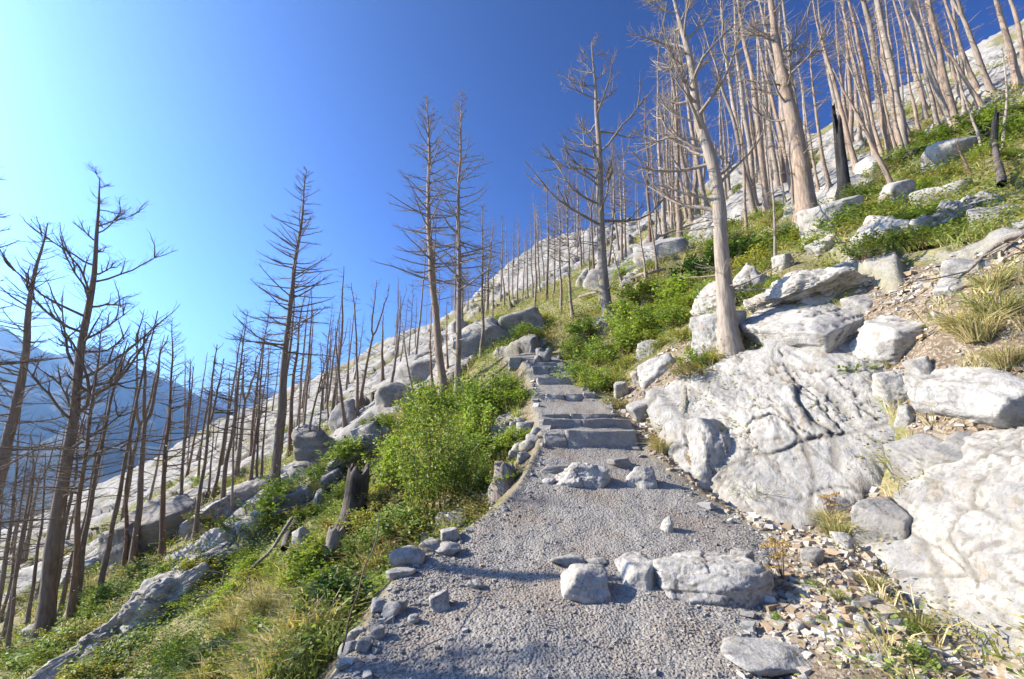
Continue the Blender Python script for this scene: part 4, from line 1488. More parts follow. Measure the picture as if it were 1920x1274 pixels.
# ------------------------------------------------------------------ stumps, snags and fallen wood
def stump_mesh(h, r, seed, hollow=True, taper=.75, jag=.25, sides=26):
    V = []
    F = []
    hs = np.concatenate([[-.25], np.linspace(0, 1, 12)])
    th = np.arange(sides) * 2 * math.pi / sides
    edge_h = h * (1 + jag * fbm(np.cos(th) * 1.6 + seed, np.sin(th) * 1.6, 0, 3, seed))
    for k, q in enumerate(hs):
        fl = 1 + .5 * math.exp(-max(q, 0) * h / .12)
        rr = r * (1 - (1 - taper) * max(q, 0)) * fl * (1 + .14 * fbm(np.cos(th) * 2 + seed, np.sin(th) * 2, q * 1.2, 4, seed + 1))
        z = edge_h * q if q >= 0 else np.full(sides, q)
        V.append(np.stack([rr * np.cos(th), rr * np.sin(th), z], -1))
    rim = V[-1]
    for f_, dz in ((.72, -.01), (.55, -.25 if hollow else .0), (.25, -.4 if hollow else .01)):
        ring = rim.copy()
        ring[:, :2] *= f_
        ring[:, 2] = rim[:, 2] + dz * h + .02 * h * fbm(np.cos(th) * 3, np.sin(th) * 3, f_ * 9, 2, seed)
        V.append(ring)
    m = len(V)
    i = np.arange(m - 1)[:, None] * sides
    j = np.arange(sides)[None]
    j2 = (j + 1) % sides
    q = np.stack([i + j, i + j2, i + sides + j2, i + sides + j], -1).reshape(-1, 4)
    cap = np.array([[(m - 1) * sides, (m - 1) * sides + a, (m - 1) * sides + a + 1] for a in range(1, sides - 1)])
    return make_mesh('stump', np.vstack(V), [q, cap])


def stump(name, px, py, toppx, toppy, w, mat, label, seed, hollow=True, jag=.25, taper=.75, cat='stump'):
    p, t = at_ground(px, py)
    d = ray(toppx, toppy)
    top = CAM + d * (p[1] / d[1])
    ax = Vector(top - p)
    me = stump_mesh(ax.length, w * t / F_PX / 2, seed, hollow, taper, jag)
    o = link(name, me, M[mat], label=label, category=cat)
    o.location = p
    o.rotation_mode = 'QUATERNION'
    o.rotation_quaternion = ax.to_track_quat('Z', 'Y')
    return o


stump('burnt_stump', 660, 985, 674, 880, 46, 'charred_wood', 'hollow charred stump beside the big green bush', 6, True, .14, .85)
stump('cut_stump', 618, 1065, 632, 990, 34, 'dead_wood', 'weathered grey cut stump above the dark leafy shrub', 9, True, .08, .8)
stump('grey_stump', 946, 918, 946, 872, 40, 'dead_wood', 'squat reddish grey stump at the path edge', 14, False, .25, .85)
stump('black_snag', 1584, 364, 1572, 240, 21, 'charcoal', 'tall jagged black snag behind the bright boulder', 19, False, .35, .7, 'snag')
stump('black_stub', 1862, 292, 1866, 226, 11, 'charcoal', 'small black stub beside the thin white sapling', 23, False, .25, .9, 'snag')
stump('brown_stub', 800, 800, 806, 772, 8, 'charred_wood', 'tiny dark stub in the bushes below the twin conifers', 27, False, .2, .9)


def log(name, pts, w, mat, label, seed, lift=.06, cat='log', taper=.6, sides=9, branches=0):
    """A fallen stem that follows the ground through the given photo points."""
    P = []
    t0 = None
    for (px, py, up) in pts:
        p, t = at_ground(px, py)
        t0 = t0 or t
        P.append(p + np.array([0, 0, lift + up]))
    P = np.array(P)
    q = np.linspace(0, len(P) - 1, 18)
    C = np.stack([np.interp(q, np.arange(len(P)), P[:, k]) for k in range(3)], -1)
    C += .03 * np.stack([fbm(q * 1.3, seed, k * 7, 2, seed + k) for k in range(3)], -1)
    r = w * t0 / F_PX / 2 * (1 - (1 - taper) * np.linspace(0, 1, 18))
    o0 = C[0].copy()
    tb = Tubes()
    tb.add(C - o0, r, sides)
    root = link(name, tb.mesh(name), M[mat], label=label, category=cat)
    root.location = o0
    g = np.random.default_rng(seed)
    for k in range(branches):
        i = g.integers(6, 17)
        v = unit(np.array([g.normal(-.5, .5), g.normal(-.4, .4), g.uniform(-.35, .4)]))
        l = g.uniform(.3, .9)
        b = Tubes()
        p = C[i] - o0
        b.add([p, p + v * l * .5 + g.normal(0, .03, 3), p + v * l + np.array([0, 0, .05])], [.010, .007, .003], 5)
        link('branch', b.mesh('branch'), M['dead_wood'], root)
    return root


log('burnt_log', [(640, 915, .05), (600, 950, .05), (560, 985, .05), (540, 1020, .1), (530, 1060, .15)], 14, 'charred_wood', 'burnt leaning log end behind the cut stump', 3, .08, 'log', .7)
log('dead_branch', [(545, 1010, .25), (500, 1070, .2), (440, 1110, .12), (380, 1140, .08)], 7, 'dead_wood', 'dry grey branch with side twigs fallen over the yellow grass', 5, .06, 'branch', .35, 7, 9)
log('fallen_log', [(1145, 610, .1), (1180, 600, .1), (1215, 596, .05)], 12, 'dead_wood', 'short fallen log at the swept foot of the mid slope tree', 8)
log('black_log', [(1698, 304, .1), (1725, 290, .1), (1758, 274, .1)], 9, 'charcoal', 'black fallen log in the green below the upper stand', 12)
log('charred_log', [(1890, 368, .1), (1880, 330, .15), (1872, 292, .2)], 15, 'charred_wood', 'blue grey charred log pointing down the slope', 15, .1, 'log', .8)
log('root', [(1930, 455, .08), (1880, 478, .08), (1840, 500, .05), (1800, 530, .02)], 13, 'dead_wood', 'weathered root lying over the upper scree', 18, .05, 'root', .3, 8, 4)
log('root', [(1372, 700, .05), (1410, 690, .08), (1440, 676, .06)], 9, 'dead_wood', 'dark curved root below the pale tree', 21, .02, 'root', .5)
log('pale_log', [(95, 1215, .05), (118, 1180, .1), (126, 1160, .2)], 8, 'bark_pale', 'short pale log leaning at the thick dark trunk', 24, .05, 'log', .9)
log('pale_log', [(1085, 566, .1), (1150, 545, .1), (1215, 522, .1), (1250, 516, .1)], 6, 'bark_pale', 'long pale fallen trunk crossing the grass beyond the mid slope tree', 25, .1, 'log', .6)
log('grey_log', [(1240, 452, .15), (1300, 428, .15), (1360, 415, .15)], 5, 'bark_grey', 'thin fallen trunk in the stand behind the fissured rock band', 26, .1, 'log', .6)
log('pale_log', [(640, 770, .1), (700, 742, .1), (735, 735, .1)], 5, 'bark_pale', 'thin pale fallen stem among the poles below the twin conifers', 28, .1, 'log', .6)
log('grey_log', [(170, 1000, .1), (205, 990, .1), (235, 985, .1)], 5, 'dead_wood', 'thin grey fallen stem between the lower poles', 27)
log('dead_twig', [(640, 1255, .05), (672, 1190, .35), (700, 1130, .55), (715, 1090, .7)], 4, 'bark_rust', 'single reddish dead stem rising at the gravel edge', 30, .02, 'stem', .4, 6)
log('dead_twig', [(490, 1290, .02), (475, 1220, .25), (455, 1150, .5)], 5, 'bark_rust', 'single brown dead stem in the yellow grass', 33, .02, 'stem', .4, 6)
log('dead_branch', [(1745, 640, .05), (1770, 620, .08), (1740, 590, .05)], 4, 'dead_wood', 'small twisted dead branch on the rusty slab', 36, .03, 'branch', .4, 6)

# ------------------------------------------------------------------ foliage
def leaves(P, D, Nn, L, Wd, fold=.25):
    """Folded leaves: 6 vertices and two quads each."""
    n = len(P)
    D = D / (np.linalg.norm(D, axis=1)[:, None] + 1e-9)
    S_ = np.cross(D, Nn); S_ /= np.linalg.norm(S_, axis=1)[:, None] + 1e-9
    U = np.cross(S_, D)
    L = np.asarray(L)[:, None]; Wd = np.asarray(Wd)[:, None]
    up = U * Wd * fold
    v = np.stack([P, P + D * L * .35 + S_ * Wd * .5 + up, P + D * L * .7 + S_ * Wd * .42 + up * .8, P + D * L - up * .4,
                  P + D * L * .7 - S_ * Wd * .42 + up * .8, P + D * L * .35 - S_ * Wd * .5 + up], 1)
    b = np.arange(n)[:, None] * 6
    f = np.concatenate([b + np.array([[0, 1, 2, 3]]), b + np.array([[0, 3, 4, 5]])])
    return v.reshape(-1, 3), f


def leaves4(P, D, Nn, L, Wd):
    n = len(P)
    D = D / (np.linalg.norm(D, axis=1)[:, None] + 1e-9)
    S_ = np.cross(D, Nn); S_ /= np.linalg.norm(S_, axis=1)[:, None] + 1e-9
    L = L[:, None]; Wd = Wd[:, None]
    v = np.stack([P, P + D * L * .5 + S_ * Wd * .5, P + D * L, P + D * L * .5 - S_ * Wd * .5], 1)
    return v.reshape(-1, 3), np.arange(n * 4).reshape(-1, 4)


def blades(P, D, L, Wd, bend, g):
    n = len(P)
    D = D / (np.linalg.norm(D, axis=1)[:, None] + 1e-9)
    S_ = np.cross(D, g.normal(size=(n, 3))); S_ /= np.linalg.norm(S_, axis=1)[:, None] + 1e-9
    out = D * np.array([1, 1, 0]); out /= np.linalg.norm(out, axis=1)[:, None] + 1e-9
    L = np.asarray(L)[:, None]; Wd = np.asarray(Wd)[:, None]; bend = np.asarray(bend)[:, None]
    m = P + D * L * .55
    e = P + D * L * .9 + out * L * bend - np.array([0, 0, 1]) * L * bend * .45
    v = np.stack([P - S_ * Wd / 2, P + S_ * Wd / 2, m + S_ * Wd * .4, m - S_ * Wd * .4, e + S_ * Wd * .06, e - S_ * Wd * .06], 1)
    b = np.arange(n)[:, None] * 6
    f = np.concatenate([b + np.array([[0, 1, 2, 3]]), b + np.array([[3, 2, 4, 5]])])
    return v.reshape(-1, 3), f


GREENS = {
    'bright': [(.26, .33, .07), (.31, .38, .085), (.20, .28, .055)],
    'mid': [(.17, .235, .055), (.21, .275, .065), (.13, .19, .045)],
    'dark': [(.05, .105, .024), (.07, .13, .03), (.09, .155, .035)],
    'yellow': [(.34, .34, .08), (.29, .33, .075), (.40, .35, .10)],
    'olive': [(.25, .26, .09), (.32, .29, .11), (.38, .32, .15)],
    'rust': [(.36, .17, .05), (.27, .13, .05), (.33, .24, .08)],
    'straw': [(.50, .41, .21), (.42, .33, .16), (.56, .47, .27)],
    'grass': [(.26, .29, .09), (.33, .32, .12), (.19, .24, .065)],
}


def tint(g, key, n, accent=None, share=0.0):
    pal = np.array(GREENS[key])
    c = pal[g.integers(len(pal), size=n)] * g.uniform(.75, 1.25, (n, 1))
    if accent:
        k = g.random(n) < share
        pa = np.array(GREENS[accent])
        c[k] = pa[g.integers(len(pa), size=k.sum())] * g.uniform(.8, 1.2, (k.sum(), 1))
    return c


def shrub_mesh(seed, key, n=900, leaf=.045, accent='yellow', share=.1, flat=.8, lobes=6):
    """A leafy shrub about one metre across and flat metres tall: stems and leaves."""
    g = np.random.default_rng(seed)
    stems = Tubes()
    P, D = [], []
    per = max(8, n // 60)
    for k in range(60):
        a = g.uniform(0, 2 * math.pi)
        tl = g.uniform(0, 1) ** .6
        r = .5 * tl * (1 + .3 * math.sin(a * 3 + seed))
        top = np.array([r * math.cos(a), r * math.sin(a), flat * (g.uniform(.55, 1.05) * (1 - .55 * tl ** 2))])
        foot = np.array([r * .35 * math.cos(a), r * .35 * math.sin(a), -.05])
        mid = (foot + top) / 2 + g.normal(0, .05, 3)
        if k % 3 == 0:
            stems.add([foot, mid, top], [.007, .005, .002], 4)
        q = np.sqrt(g.uniform(.08, 1.0, per))[:, None]
        pts = (1 - q) ** 2 * foot + 2 * q * (1 - q) * mid + q ** 2 * top
        P.append(pts + g.normal(0, .035, (per, 3)))
        o = np.stack([np.cos(g.uniform(0, 6.28, per)), np.sin(g.uniform(0, 6.28, per)), g.uniform(-.3, .7, per)], -1)
        D.append(o + np.array([math.cos(a), math.sin(a), .3]) * .5)
    P = np.vstack(P); D = np.vstack(D)
    P[:, 2] = np.maximum(P[:, 2], .01)
    m = len(P)
    Nn = g.normal(0, .45, (m, 3)) + np.array([0, 0, 1.0])
    L = leaf * g.uniform(.6, 1.25, m)
    v, f = leaves(P, D, Nn, L, L * g.uniform(.5, .75, m))
    c = np.repeat(tint(g, key, m, accent, share), 6, 0)
    return make_mesh('leaves', v, [f], False, None, c), stems.mesh('stem')


shrub_kinds = {}
for i, (nm, key, n, lf, ac, sh, fl) in enumerate([
        ('bright', 'bright', 1500, .060, 'yellow', .15, .85), ('bright2', 'bright', 1300, .055, 'mid', .3, .7),
        ('mid', 'mid', 1500, .055, 'bright', .3, .75), ('mid2', 'mid', 1300, .060, 'yellow', .18, .6),
        ('dark', 'dark', 1300, .075, 'bright', .15, .7), ('olive', 'olive', 1400, .045, 'rust', .12, .5),
        ('yellow', 'yellow', 1400, .050, 'rust', .10, .55), ('rusty', 'olive', 1100, .045, 'rust', .45, .5),
        ('big', 'bright', 3000, .036, 'yellow', .18, .95), ('big2', 'bright', 2600, .038, 'mid', .3, .85)]):
    shrub_kinds[nm] = shrub_mesh(400 + i, key, n, lf, ac, sh, fl)


def shrub(px, py, w, kind, label, group, hs=1.0, sx=None):
    p, t = at_ground(px, py)
    k = w * t / F_PX
    lm, sm = shrub_kinds[kind]
    o = bpy.data.objects.new('shrub', None)
    COL.objects.link(o)
    o.location = p + np.array([0, k * .2, 0])
    o.location.z = float(ground(o.location.x, o.location.y, False)) - .03 * k
    o.scale = (k, k, k * hs)
    o.rotation_euler = (0, R_(-12), rng.uniform(0, 6.28))
    o['label'] = label; o['category'] = 'shrub'; o['group'] = group
    link('leaves', lm, M['leaf'], o)
    link('stem', sm, M['bark_rust'], o)
    return o


BK = 'bushes along the path edge'
TH = 'thicket above the steps'
for a in [(810, 975, 190, 'big', 'largest green bush between the charred stump and the path', BK, 1.25),
          (740, 930, 120, 'bright', 'green bush rising over the charred stump', BK, 1.2),
          (880, 940, 120, 'big2', 'bushy end of the hedge just above the edging stones', BK, 1.2),
          (800, 860, 140, 'big', 'light green bush behind the largest bush', BK, 1.2),
          (880, 850, 120, 'bright', 'leafy bush beside the stone pile', BK, 1.1),
          (915, 790, 120, 'mid', 'darker bush next to the second step', BK, 1.0),
          (950, 760, 90, 'bright2', 'rounded bush at the bend of the steps', BK, .9),
          (870, 780, 120, 'bright2', 'bush at the feet of the twin conifers', BK, .9),
          (790, 800, 110, 'bright', 'bush below the bowed pale sapling', BK, .8),
          (710, 830, 90, 'bright2', 'low bush on the pale rock above the bank', BK, .6),
          (640, 900, 110, 'bright', 'bright bush above the burnt log', BK, .55),
          (590, 915, 90, 'bright2', 'low bright bush at the foot of the slender spire', BK, .6),
          (495, 1010, 120, 'bright', 'vivid green bush on the open slope', BK, .9),
          (520, 965, 80, 'mid', 'small bush behind the vivid green bush', BK, .7),
          (690, 1010, 120, 'yellow', 'yellowing bush in front of the charred stump', BK, .8),
          (735, 1020, 90, 'rusty', 'reddish low bush behind the edging stones', BK, .7),
          (615, 1165, 140, 'dark', 'dark broad leaved shrub hanging over the gravel edge', BK, .9),
          (590, 1100, 110, 'dark', 'dark shrub below the cut stump', BK, .7),
          (655, 1090, 70, 'dark', 'small dark shrub beside the largest edging rock', BK, .7),
          (570, 1245, 130, 'mid2', 'leafy shrub at the lowest gravel edge', BK, .6),
          (500, 1250, 150, 'olive', 'sprawling berry shrub at the lower frame edge', BK, .5),
          (400, 1250, 150, 'mid2', 'low shrub in front of the yellow grass', BK, .5),
          (300, 1250, 150, 'olive', 'olive ground shrub below the white slab streak', BK, .45),
          (200, 1270, 150, 'mid', 'low green shrub near the thick dark trunk', BK, .5),
          (80, 1262, 150, 'mid', 'dark green shrub patch in the lowest corner', BK, .5),
          (20, 1255, 110, 'olive', 'olive shrub at the very edge under the thin pole', BK, .5),
          (260, 1090, 90, 'mid2', 'bush under the forked dark trunk', BK, .5),
          (320, 1070, 90, 'olive', 'low bush in front of the brown footed conifer', BK, .5),
          (150, 1190, 80, 'mid', 'bush between the thick trunk and the white slab', BK, .5),
          (560, 1060, 70, 'rusty', 'reddish bush by the upright white stone', BK, .7)]:
    shrub(*a[:6], a[6])
for a in [(1085, 720, 80, 'mid', 'bush touching the middle step', TH, .9),
          (1130, 740, 80, 'bright2', 'bush spilling onto the path above the second step', TH, 1.0),
          (1160, 770, 60, 'olive', 'small bush at the path side of the pale ledge', TH, .9),
          (1080, 680, 80, 'bright', 'round bush beside the cairn', TH, .8),
          (1130, 690, 110, 'bright2', 'broad bush in the heart of the thicket', TH, .8),
          (1180, 670, 110, 'bright', 'light bush under the broken white rock', TH, .9),
          (1180, 630, 110, 'bright', 'vivid bush below the short fallen log', TH, .8),
          (1100, 640, 80, 'mid', 'bush at the swept foot of the mid slope tree', TH, .7),
          (1240, 620, 100, 'bright2', 'tall leafy bush above the broken white rock', TH, .8),
          (1290, 640, 70, 'yellow', 'yellowish bush next to the upright white rock', TH, .8),
          (1280, 570, 110, 'bright', 'broad bush on the rise behind the pale tree', TH, .7),
          (1215, 575, 100, 'mid2', 'low bush on the rise behind the short fallen log', TH, .6),
          (1310, 700, 80, 'mid2', 'pale leaved bush under the pale tree', TH, .9),
          (1300, 745, 90, 'olive', 'olive bush on the bank above the wrinkled rock', TH, .7),
          (1250, 760, 60, 'rusty', 'small reddish bush on the bank', TH, .7),
          (1310, 530, 80, 'dark', 'dark round bush behind the pale trunk', TH, 1.1),
          (1380, 505, 90, 'dark', 'dark bush between the pale tree and the thin sapling', TH, .9),
          (1420, 480, 90, 'mid', 'bush above the hunched boulder', TH, .7),
          (1480, 450, 90, 'mid2', 'grassy bush left of the thick tree foot', TH, .6),
          (1350, 690, 60, 'yellow', 'yellow green bush at the roots of the pale tree', TH, .8),
          (1400, 690, 60, 'rusty', 'reddish creeping bush at the roots of the pale tree', TH, .4),
          (1640, 490, 90, 'mid2', 'round grey green bush on the rock shelf', TH, .9),
          (1580, 510, 50, 'mid', 'small bush on the long flat slab', TH, .6),
          (1560, 440, 60, 'mid', 'bush in front of the smooth bright boulder', TH, .6),
          (1500, 575, 40, 'rusty', 'tiny rusty bush between tilted slabs', TH, .6),
          (1700, 300, 90, 'mid', 'bush at the foot of the upper stand', TH, .6),
          (1780, 270, 110, 'mid', 'leafy bush patch beside the black fallen log', TH, .5),
          (1860, 230, 110, 'mid2', 'bush patch below the leaning bleached trunk', TH, .5),
          (1905, 250, 90, 'dark', 'dark bush patch at the frame edge of the upper slope', TH, .5),
          (1885, 800, 60, 'dark', 'dark bush in the notch above the corner hump', TH, .8),
          (1905, 760, 80, 'olive', 'brownish bush above the notch', TH, .6),
          (1735, 1250, 70, 'bright2', 'leafy weed growing against the corner hump', TH, .8),
          (1722, 1200, 50, 'mid', 'small weed under the long grass by the corner hump', TH, .8),
          (1530, 1105, 46, 'mid', 'flat green weed in the rubble', TH, .5),
          (1458, 1168, 22, 'bright2', 'small upright weed in the pebbles', TH, 1.4),
          (1543, 1172, 22, 'mid', 'thin upright weed among the pebbles', TH, 1.3),
          (1610, 1090, 40, 'rusty', 'orange dried weed in the rubble', TH, .6),
          (1500, 1120, 30, 'rusty', 'brown dried weed beside the flat green weed', TH, .6),
          (1035, 712, 24, 'dark', 'tiny tuft of weed on the upper steps', TH, .6)]:
    shrub(*a[:6], a[6])

# smaller shrubs scattered through the green parts of the slope
SHRUB_LOOK = {'mid': 'leafy green', 'mid2': 'low green', 'olive': 'olive', 'bright2': 'light green', 'yellow': 'yellowish', 'bright': 'bright green'}
keys = ['mid', 'mid2', 'olive', 'bright2', 'yellow', 'bright']
N_ = 5000
aa = np.radians(rng.uniform(-55, 55, N_)); rr_ = np.exp(rng.uniform(math.log(5), math.log(62), N_))
xs, ys = rr_ * np.sin(aa), rr_ * np.cos(aa)
zs, pths, rks = ground(xs, ys)
soils, greens, rk2s = zones(xs, ys, zs, pths, rks)
pxs, pys = to_px(xs, ys, zs)
okk = (pxs > 0) & (pxs < 1920) & (pys > 0) & (pys < 1274) & (pths < .05) & (rk2s < .35) & (soils < .5) & (rng.random(N_) < .25 + .75 * greens)
for i in np.nonzero(okk)[0][:260]:
    x, y, z, r = xs[i], ys[i], zs[i], rr_[i]
    kn = (['olive', 'yellow', 'mid2', 'bright2', 'yellow', 'bright'] if xs[i] < -1 else keys)[rng.integers(6)]
    k = rng.uniform(.45, .95) * (1 + r / 60)
    o = bpy.data.objects.new('shrub', None)
    COL.objects.link(o)
    o.location = (x, y, z - .03)
    o.scale = (k, k, k * rng.uniform(.4, .75))
    o.rotation_euler = (0, R_(-18), rng.uniform(0, 6.28))
    low = x < 0
    auto_label(o, SHRUB_LOOK[kn] + ' shrub', 'shrub', 'low shrubs on the lower slope' if low else 'low shrubs on the upper slope', pxs[i], pys[i], k * F_PX / max(r, 1))
    link('leaves', shrub_kinds[kn][0], M['leaf'], o)
    link('stem', shrub_kinds[kn][1], M['bark_rust'], o)


def tuft_mesh(seed, n, key, accent, share, h=1.0, spread_=.9, w=.022):
    g = np.random.default_rng(seed)
    a = g.uniform(0, 6.28, n)
    rr = .22 * np.sqrt(g.random(n))
    P = np.stack([rr * np.cos(a), rr * np.sin(a), np.full(n, -.02)], -1)
    lean = g.uniform(.1, spread_, n)
    a2 = a + g.normal(0, .6, n)
    D = np.stack([np.cos(a2) * lean, np.sin(a2) * lean, np.ones(n)], -1)
    v, f = blades(P, D, h * g.uniform(.45, 1.05, n), np.full(n, w) * g.uniform(.6, 1.2, n), g.uniform(.1, .6, n), g)
    c = np.repeat(tint(g, key, n, accent, share), 6, 0)
    return make_mesh('blades', v, [f], False, None, c)


tufts = {'green': tuft_mesh(1, 260, 'grass', 'straw', .3), 'dry': tuft_mesh(2, 300, 'straw', 'grass', .2), 'mixed': tuft_mesh(3, 280, 'grass', 'straw', .5)}
for (px, py, w, kd, lb) in [(1420, 955, 90, 'green', 'green grass tuft at the foot of the wrinkled white face'),
                            (1385, 935, 60, 'mixed', 'smaller grass tuft touching the white face'),
                            (1570, 1012, 80, 'mixed', 'tall yellow green grass tuft in the rock cleft'),
                            (1560, 985, 60, 'dry', 'dry grass in the rock cleft'),
                            (1243, 850, 60, 'dry', 'straw coloured grass tuft beside the lowest step'),
                            (1255, 820, 46, 'mixed', 'green grass above the straw tuft'),
                            (1725, 1185, 70, 'green', 'long arching grass tuft against the corner hump'),
                            (1640, 1105, 50, 'mixed', 'sparse grass in the rubble'),
                            (1570, 1125, 40, 'green', 'short grass clump below the flat green weed'),
                            (1835, 640, 110, 'dry', 'large dry grass mat on the scree'),
                            (1870, 600, 110, 'mixed', 'grass mat above the large dry mat'),
                            (1790, 620, 70, 'dry', 'dry grass beside the twisted dead branch'),
                            (1890, 690, 90, 'dry', 'dry grass at the frame edge above the notch'),
                            (1665, 690, 30, 'dry', 'brown seed grass standing on the soil'),
                            (1860, 545, 80, 'mixed', 'grass under the weathered root'),
                            (560, 1190, 90, 'dry', 'golden dry grass patch on the bank'),
                            (500, 1160, 100, 'dry', 'golden dry grass below the dry branch'),
                            (440, 1190, 80, 'dry', 'golden grass beside the brown stem'),
                            (850, 830, 60, 'dry', 'tan grass showing through the hedge')]:
    p, t = at_ground(px, py)
    k = w * t / F_PX * .8
    o = link('grass_tuft', tufts[kd], M['blade'], label=lb, category='grass', group='grass tufts by the path')
    o.location = p
    o.scale = (k, k, k)
    o.rotation_euler = (0, 0, (px * .37) % 6.28)


def flower_plant(px, py, w, label, seed):
    p, t = at_ground(px, py)
    k = w * t / F_PX
    g = np.random.default_rng(seed)
    root = bpy.data.objects.new('dried_flower', None)
    COL.objects.link(root)
    root.location = p
    root['label'] = label; root['category'] = 'flower'; root['group'] = 'dried yellow flowers'
    st = Tubes()
    for i in range(9):
        a = g.uniform(0, 6.28); l = k * g.uniform(.8, 1.5); s = g.uniform(.15, .5)
        e = np.array([math.cos(a) * s * l, math.sin(a) * s * l, l])
        st.add([[0, 0, -.03], e * .5 + g.normal(0, .02, 3) * k, e], [.004, .003, .002], 4)
        n = 30
        c = g.normal(0, 1, (n, 3)) * np.array([.10, .10, .025]) * k
        v, f = leaves(c, g.normal(size=(n, 3)), g.normal(size=(n, 3)), np.full(n, .07 * k), np.full(n, .06 * k))
        col = np.repeat(np.array([(.55, .36, .12)]) * g.uniform(.6, 1.2, (n, 1)), 6, 0)
        h_ = link('flower_head', make_mesh('flower_head', v, [f], False, None, col), M['leaf'], root)
        h_.location = e
    link('stem', st.mesh('stem'), M['bark_rust'], root)


flower_plant(1470, 1090, 52, 'yellow dried flower heads beside the largest boulder', 1)
flower_plant(1445, 1112, 34, 'low dried flower heads below the yellow ones', 2)
flower_plant(1555, 975, 34, 'orange dried flower heads in the rock cleft', 3)
flower_plant(1235, 845, 24, 'orange dried flower heads beside the lowest step', 4)
flower_plant(1300, 890, 22, 'small orange flower heads at the foot of the knobbly rock', 5)

# ------------------------------------------------------------------ ground cover, gravel, rubble
def scatter(n, rmin, rmax, amin=-55, amax=55):
    a = np.radians(rng.uniform(amin, amax, n))
    r = np.exp(rng.uniform(math.log(rmin), math.log(rmax), n))
    x, y = r * np.sin(a), r * np.cos(a)
    z, pth, rk = ground(x, y)
    soil, green, rk2 = zones(x, y, z, pth, rk)
    return x, y, z, r, pth, soil, green, rk2


def ground_cover():
    x, y, z, r, pth, soil, green, rk2 = scatter(35000, 2.2, 75)
    patch = fbm(x * .5, y * .5, 3, 3, 95)
    pr = np.clip(.38 + .5 * patch + .55 * green, 0, 1) * (1 - rk2) ** 2 * (1 - .95 * soil) * (pth < .05)
    pr = pr * (1 - .5 * smooth(35, 75, r))
    gpx, gpy = to_px(x, y, z)
    pr = pr * np.where(y < 13, smooth(.12, .42, np.interp(y, EY, EL) - x) + smooth(.1, .4, x - np.interp(y, EY, ER)), 1.0)
    pr = pr * np.where(in_poly(gpx + 14 * vnoise(x * 3, y * 3, 0, 3), gpy, GOLD), .18, 1.0)
    k = rng.random(len(x)) < pr
    x, y, z, r, soil, green, patch = (v[k] for v in (x, y, z, r, soil, green, patch))
    n = len(x)
    V, Fc, Cc = [], [], []
    off = 0
    # leafy herbs
    m = 20
    sc = rng.uniform(.10, .22, n) * (1 + r / 22)
    P = np.stack([x, y, z], -1)
    Pr = np.repeat(P, m, 0)
    s = np.repeat(sc, m)
    a = rng.uniform(0, 6.28, n * m)
    el = rng.uniform(0, 1, n * m)
    Pr = Pr + np.stack([np.cos(a) * (.2 + .8 * el), np.sin(a) * (.2 + .8 * el), .15 + .85 * rng.random(n * m)], -1) * s[:, None]
    D = np.stack([np.cos(a), np.sin(a), rng.uniform(-.2, .7, n * m)], -1)
    Nn = rng.normal(0, .4, (n * m, 3)) + np.array([0, 0, 1.0])
    L = np.repeat(np.minimum(.026 + .0022 * r, .09), m) * rng.uniform(.6, 1.3, n * m)
    v, f = leaves4(Pr, D, Nn, L, L * .6)
    sel = (patch + rng.normal(0, .35, n))
    pal_y = tint(rng, 'yellow', n * m, 'olive', .5)
    pal_g = tint(rng, 'bright', n * m, 'mid', .45)
    pal_o = tint(rng, 'olive', n * m, 'rust', .22)
    ss = np.repeat(sel + .35 * green, m)[:, None]
    c = np.where(ss > .50, pal_g, np.where(ss > -.05, pal_y, pal_o))
    link('ground_cover', make_mesh('ground_cover', v, [f], False, None, np.repeat(c, 4, 0)), M['leaf'], kind='stuff',
         label='low leafy herbs and ground cover over the hillside', category='ground cover')


def wild_grass():
    x, y, z, r, pth, soil, green, rk2 = scatter(30000, 2.2, 60)
    patch = fbm(x * .4, y * .4, 7, 3, 97)
    ppx, ppy = to_px(x, y, z)
    dryz = in_poly(ppx, ppy, [(1760, 580), (1930, 480), (1930, 780), (1840, 740), (1780, 660)])
    pr = np.clip(.35 + .6 * patch + .15 * green, 0, 1) * (1 - rk2) ** 2 * (pth < .03) * np.where(dryz, .8, (1 - .95 * soil))
    pr = pr * np.where(y < 13, smooth(.08, .35, np.interp(y, EY, EL) - x) + smooth(.1, .4, x - np.interp(y, EY, ER)), 1.0)
    gold = in_poly(ppx + 14 * vnoise(x * 3, y * 3, 0, 3), ppy, GOLD)
    pr = np.where(gold, 1.0, pr)
    k = rng.random(len(x)) < pr
    x, y, z, r, patch, soil, gold = (v[k] for v in (x, y, z, r, patch, soil, gold))
    n = len(x)
    m = 12
    s = np.repeat(rng.uniform(.11, .26, n) * (1 + r / 22), m)
    a = rng.uniform(0, 6.28, n * m)
    P = np.repeat(np.stack([x, y, z - .01], -1), m, 0) + np.stack([np.cos(a), np.sin(a), np.zeros(n * m)], -1) * (s * rng.uniform(0, .35, n * m))[:, None]
    D = np.stack([np.cos(a) * rng.uniform(.1, .8, n * m), np.sin(a) * rng.uniform(.1, .8, n * m), np.ones(n * m)], -1)
    v, f = blades(P, D, s * rng.uniform(.5, 1.1, n * m), s * .04, rng.uniform(.1, .6, n * m), rng)
    dry = np.repeat(fbm(x * .7, y * .7, 2, 3, 99) + rng.normal(0, .25, n) + .3 * soil + 1.2 * gold, m)[:, None]
    c = np.where(dry > -.02, tint(rng, 'straw', n * m, 'grass', .2), tint(rng, 'grass', n * m, 'yellow', .4))
    link('grass', make_mesh('grass', v, [f], False, None, np.repeat(c, 6, 0)), M['blade'], kind='stuff',
         label='green and straw coloured grass over the hillside', category='grass')


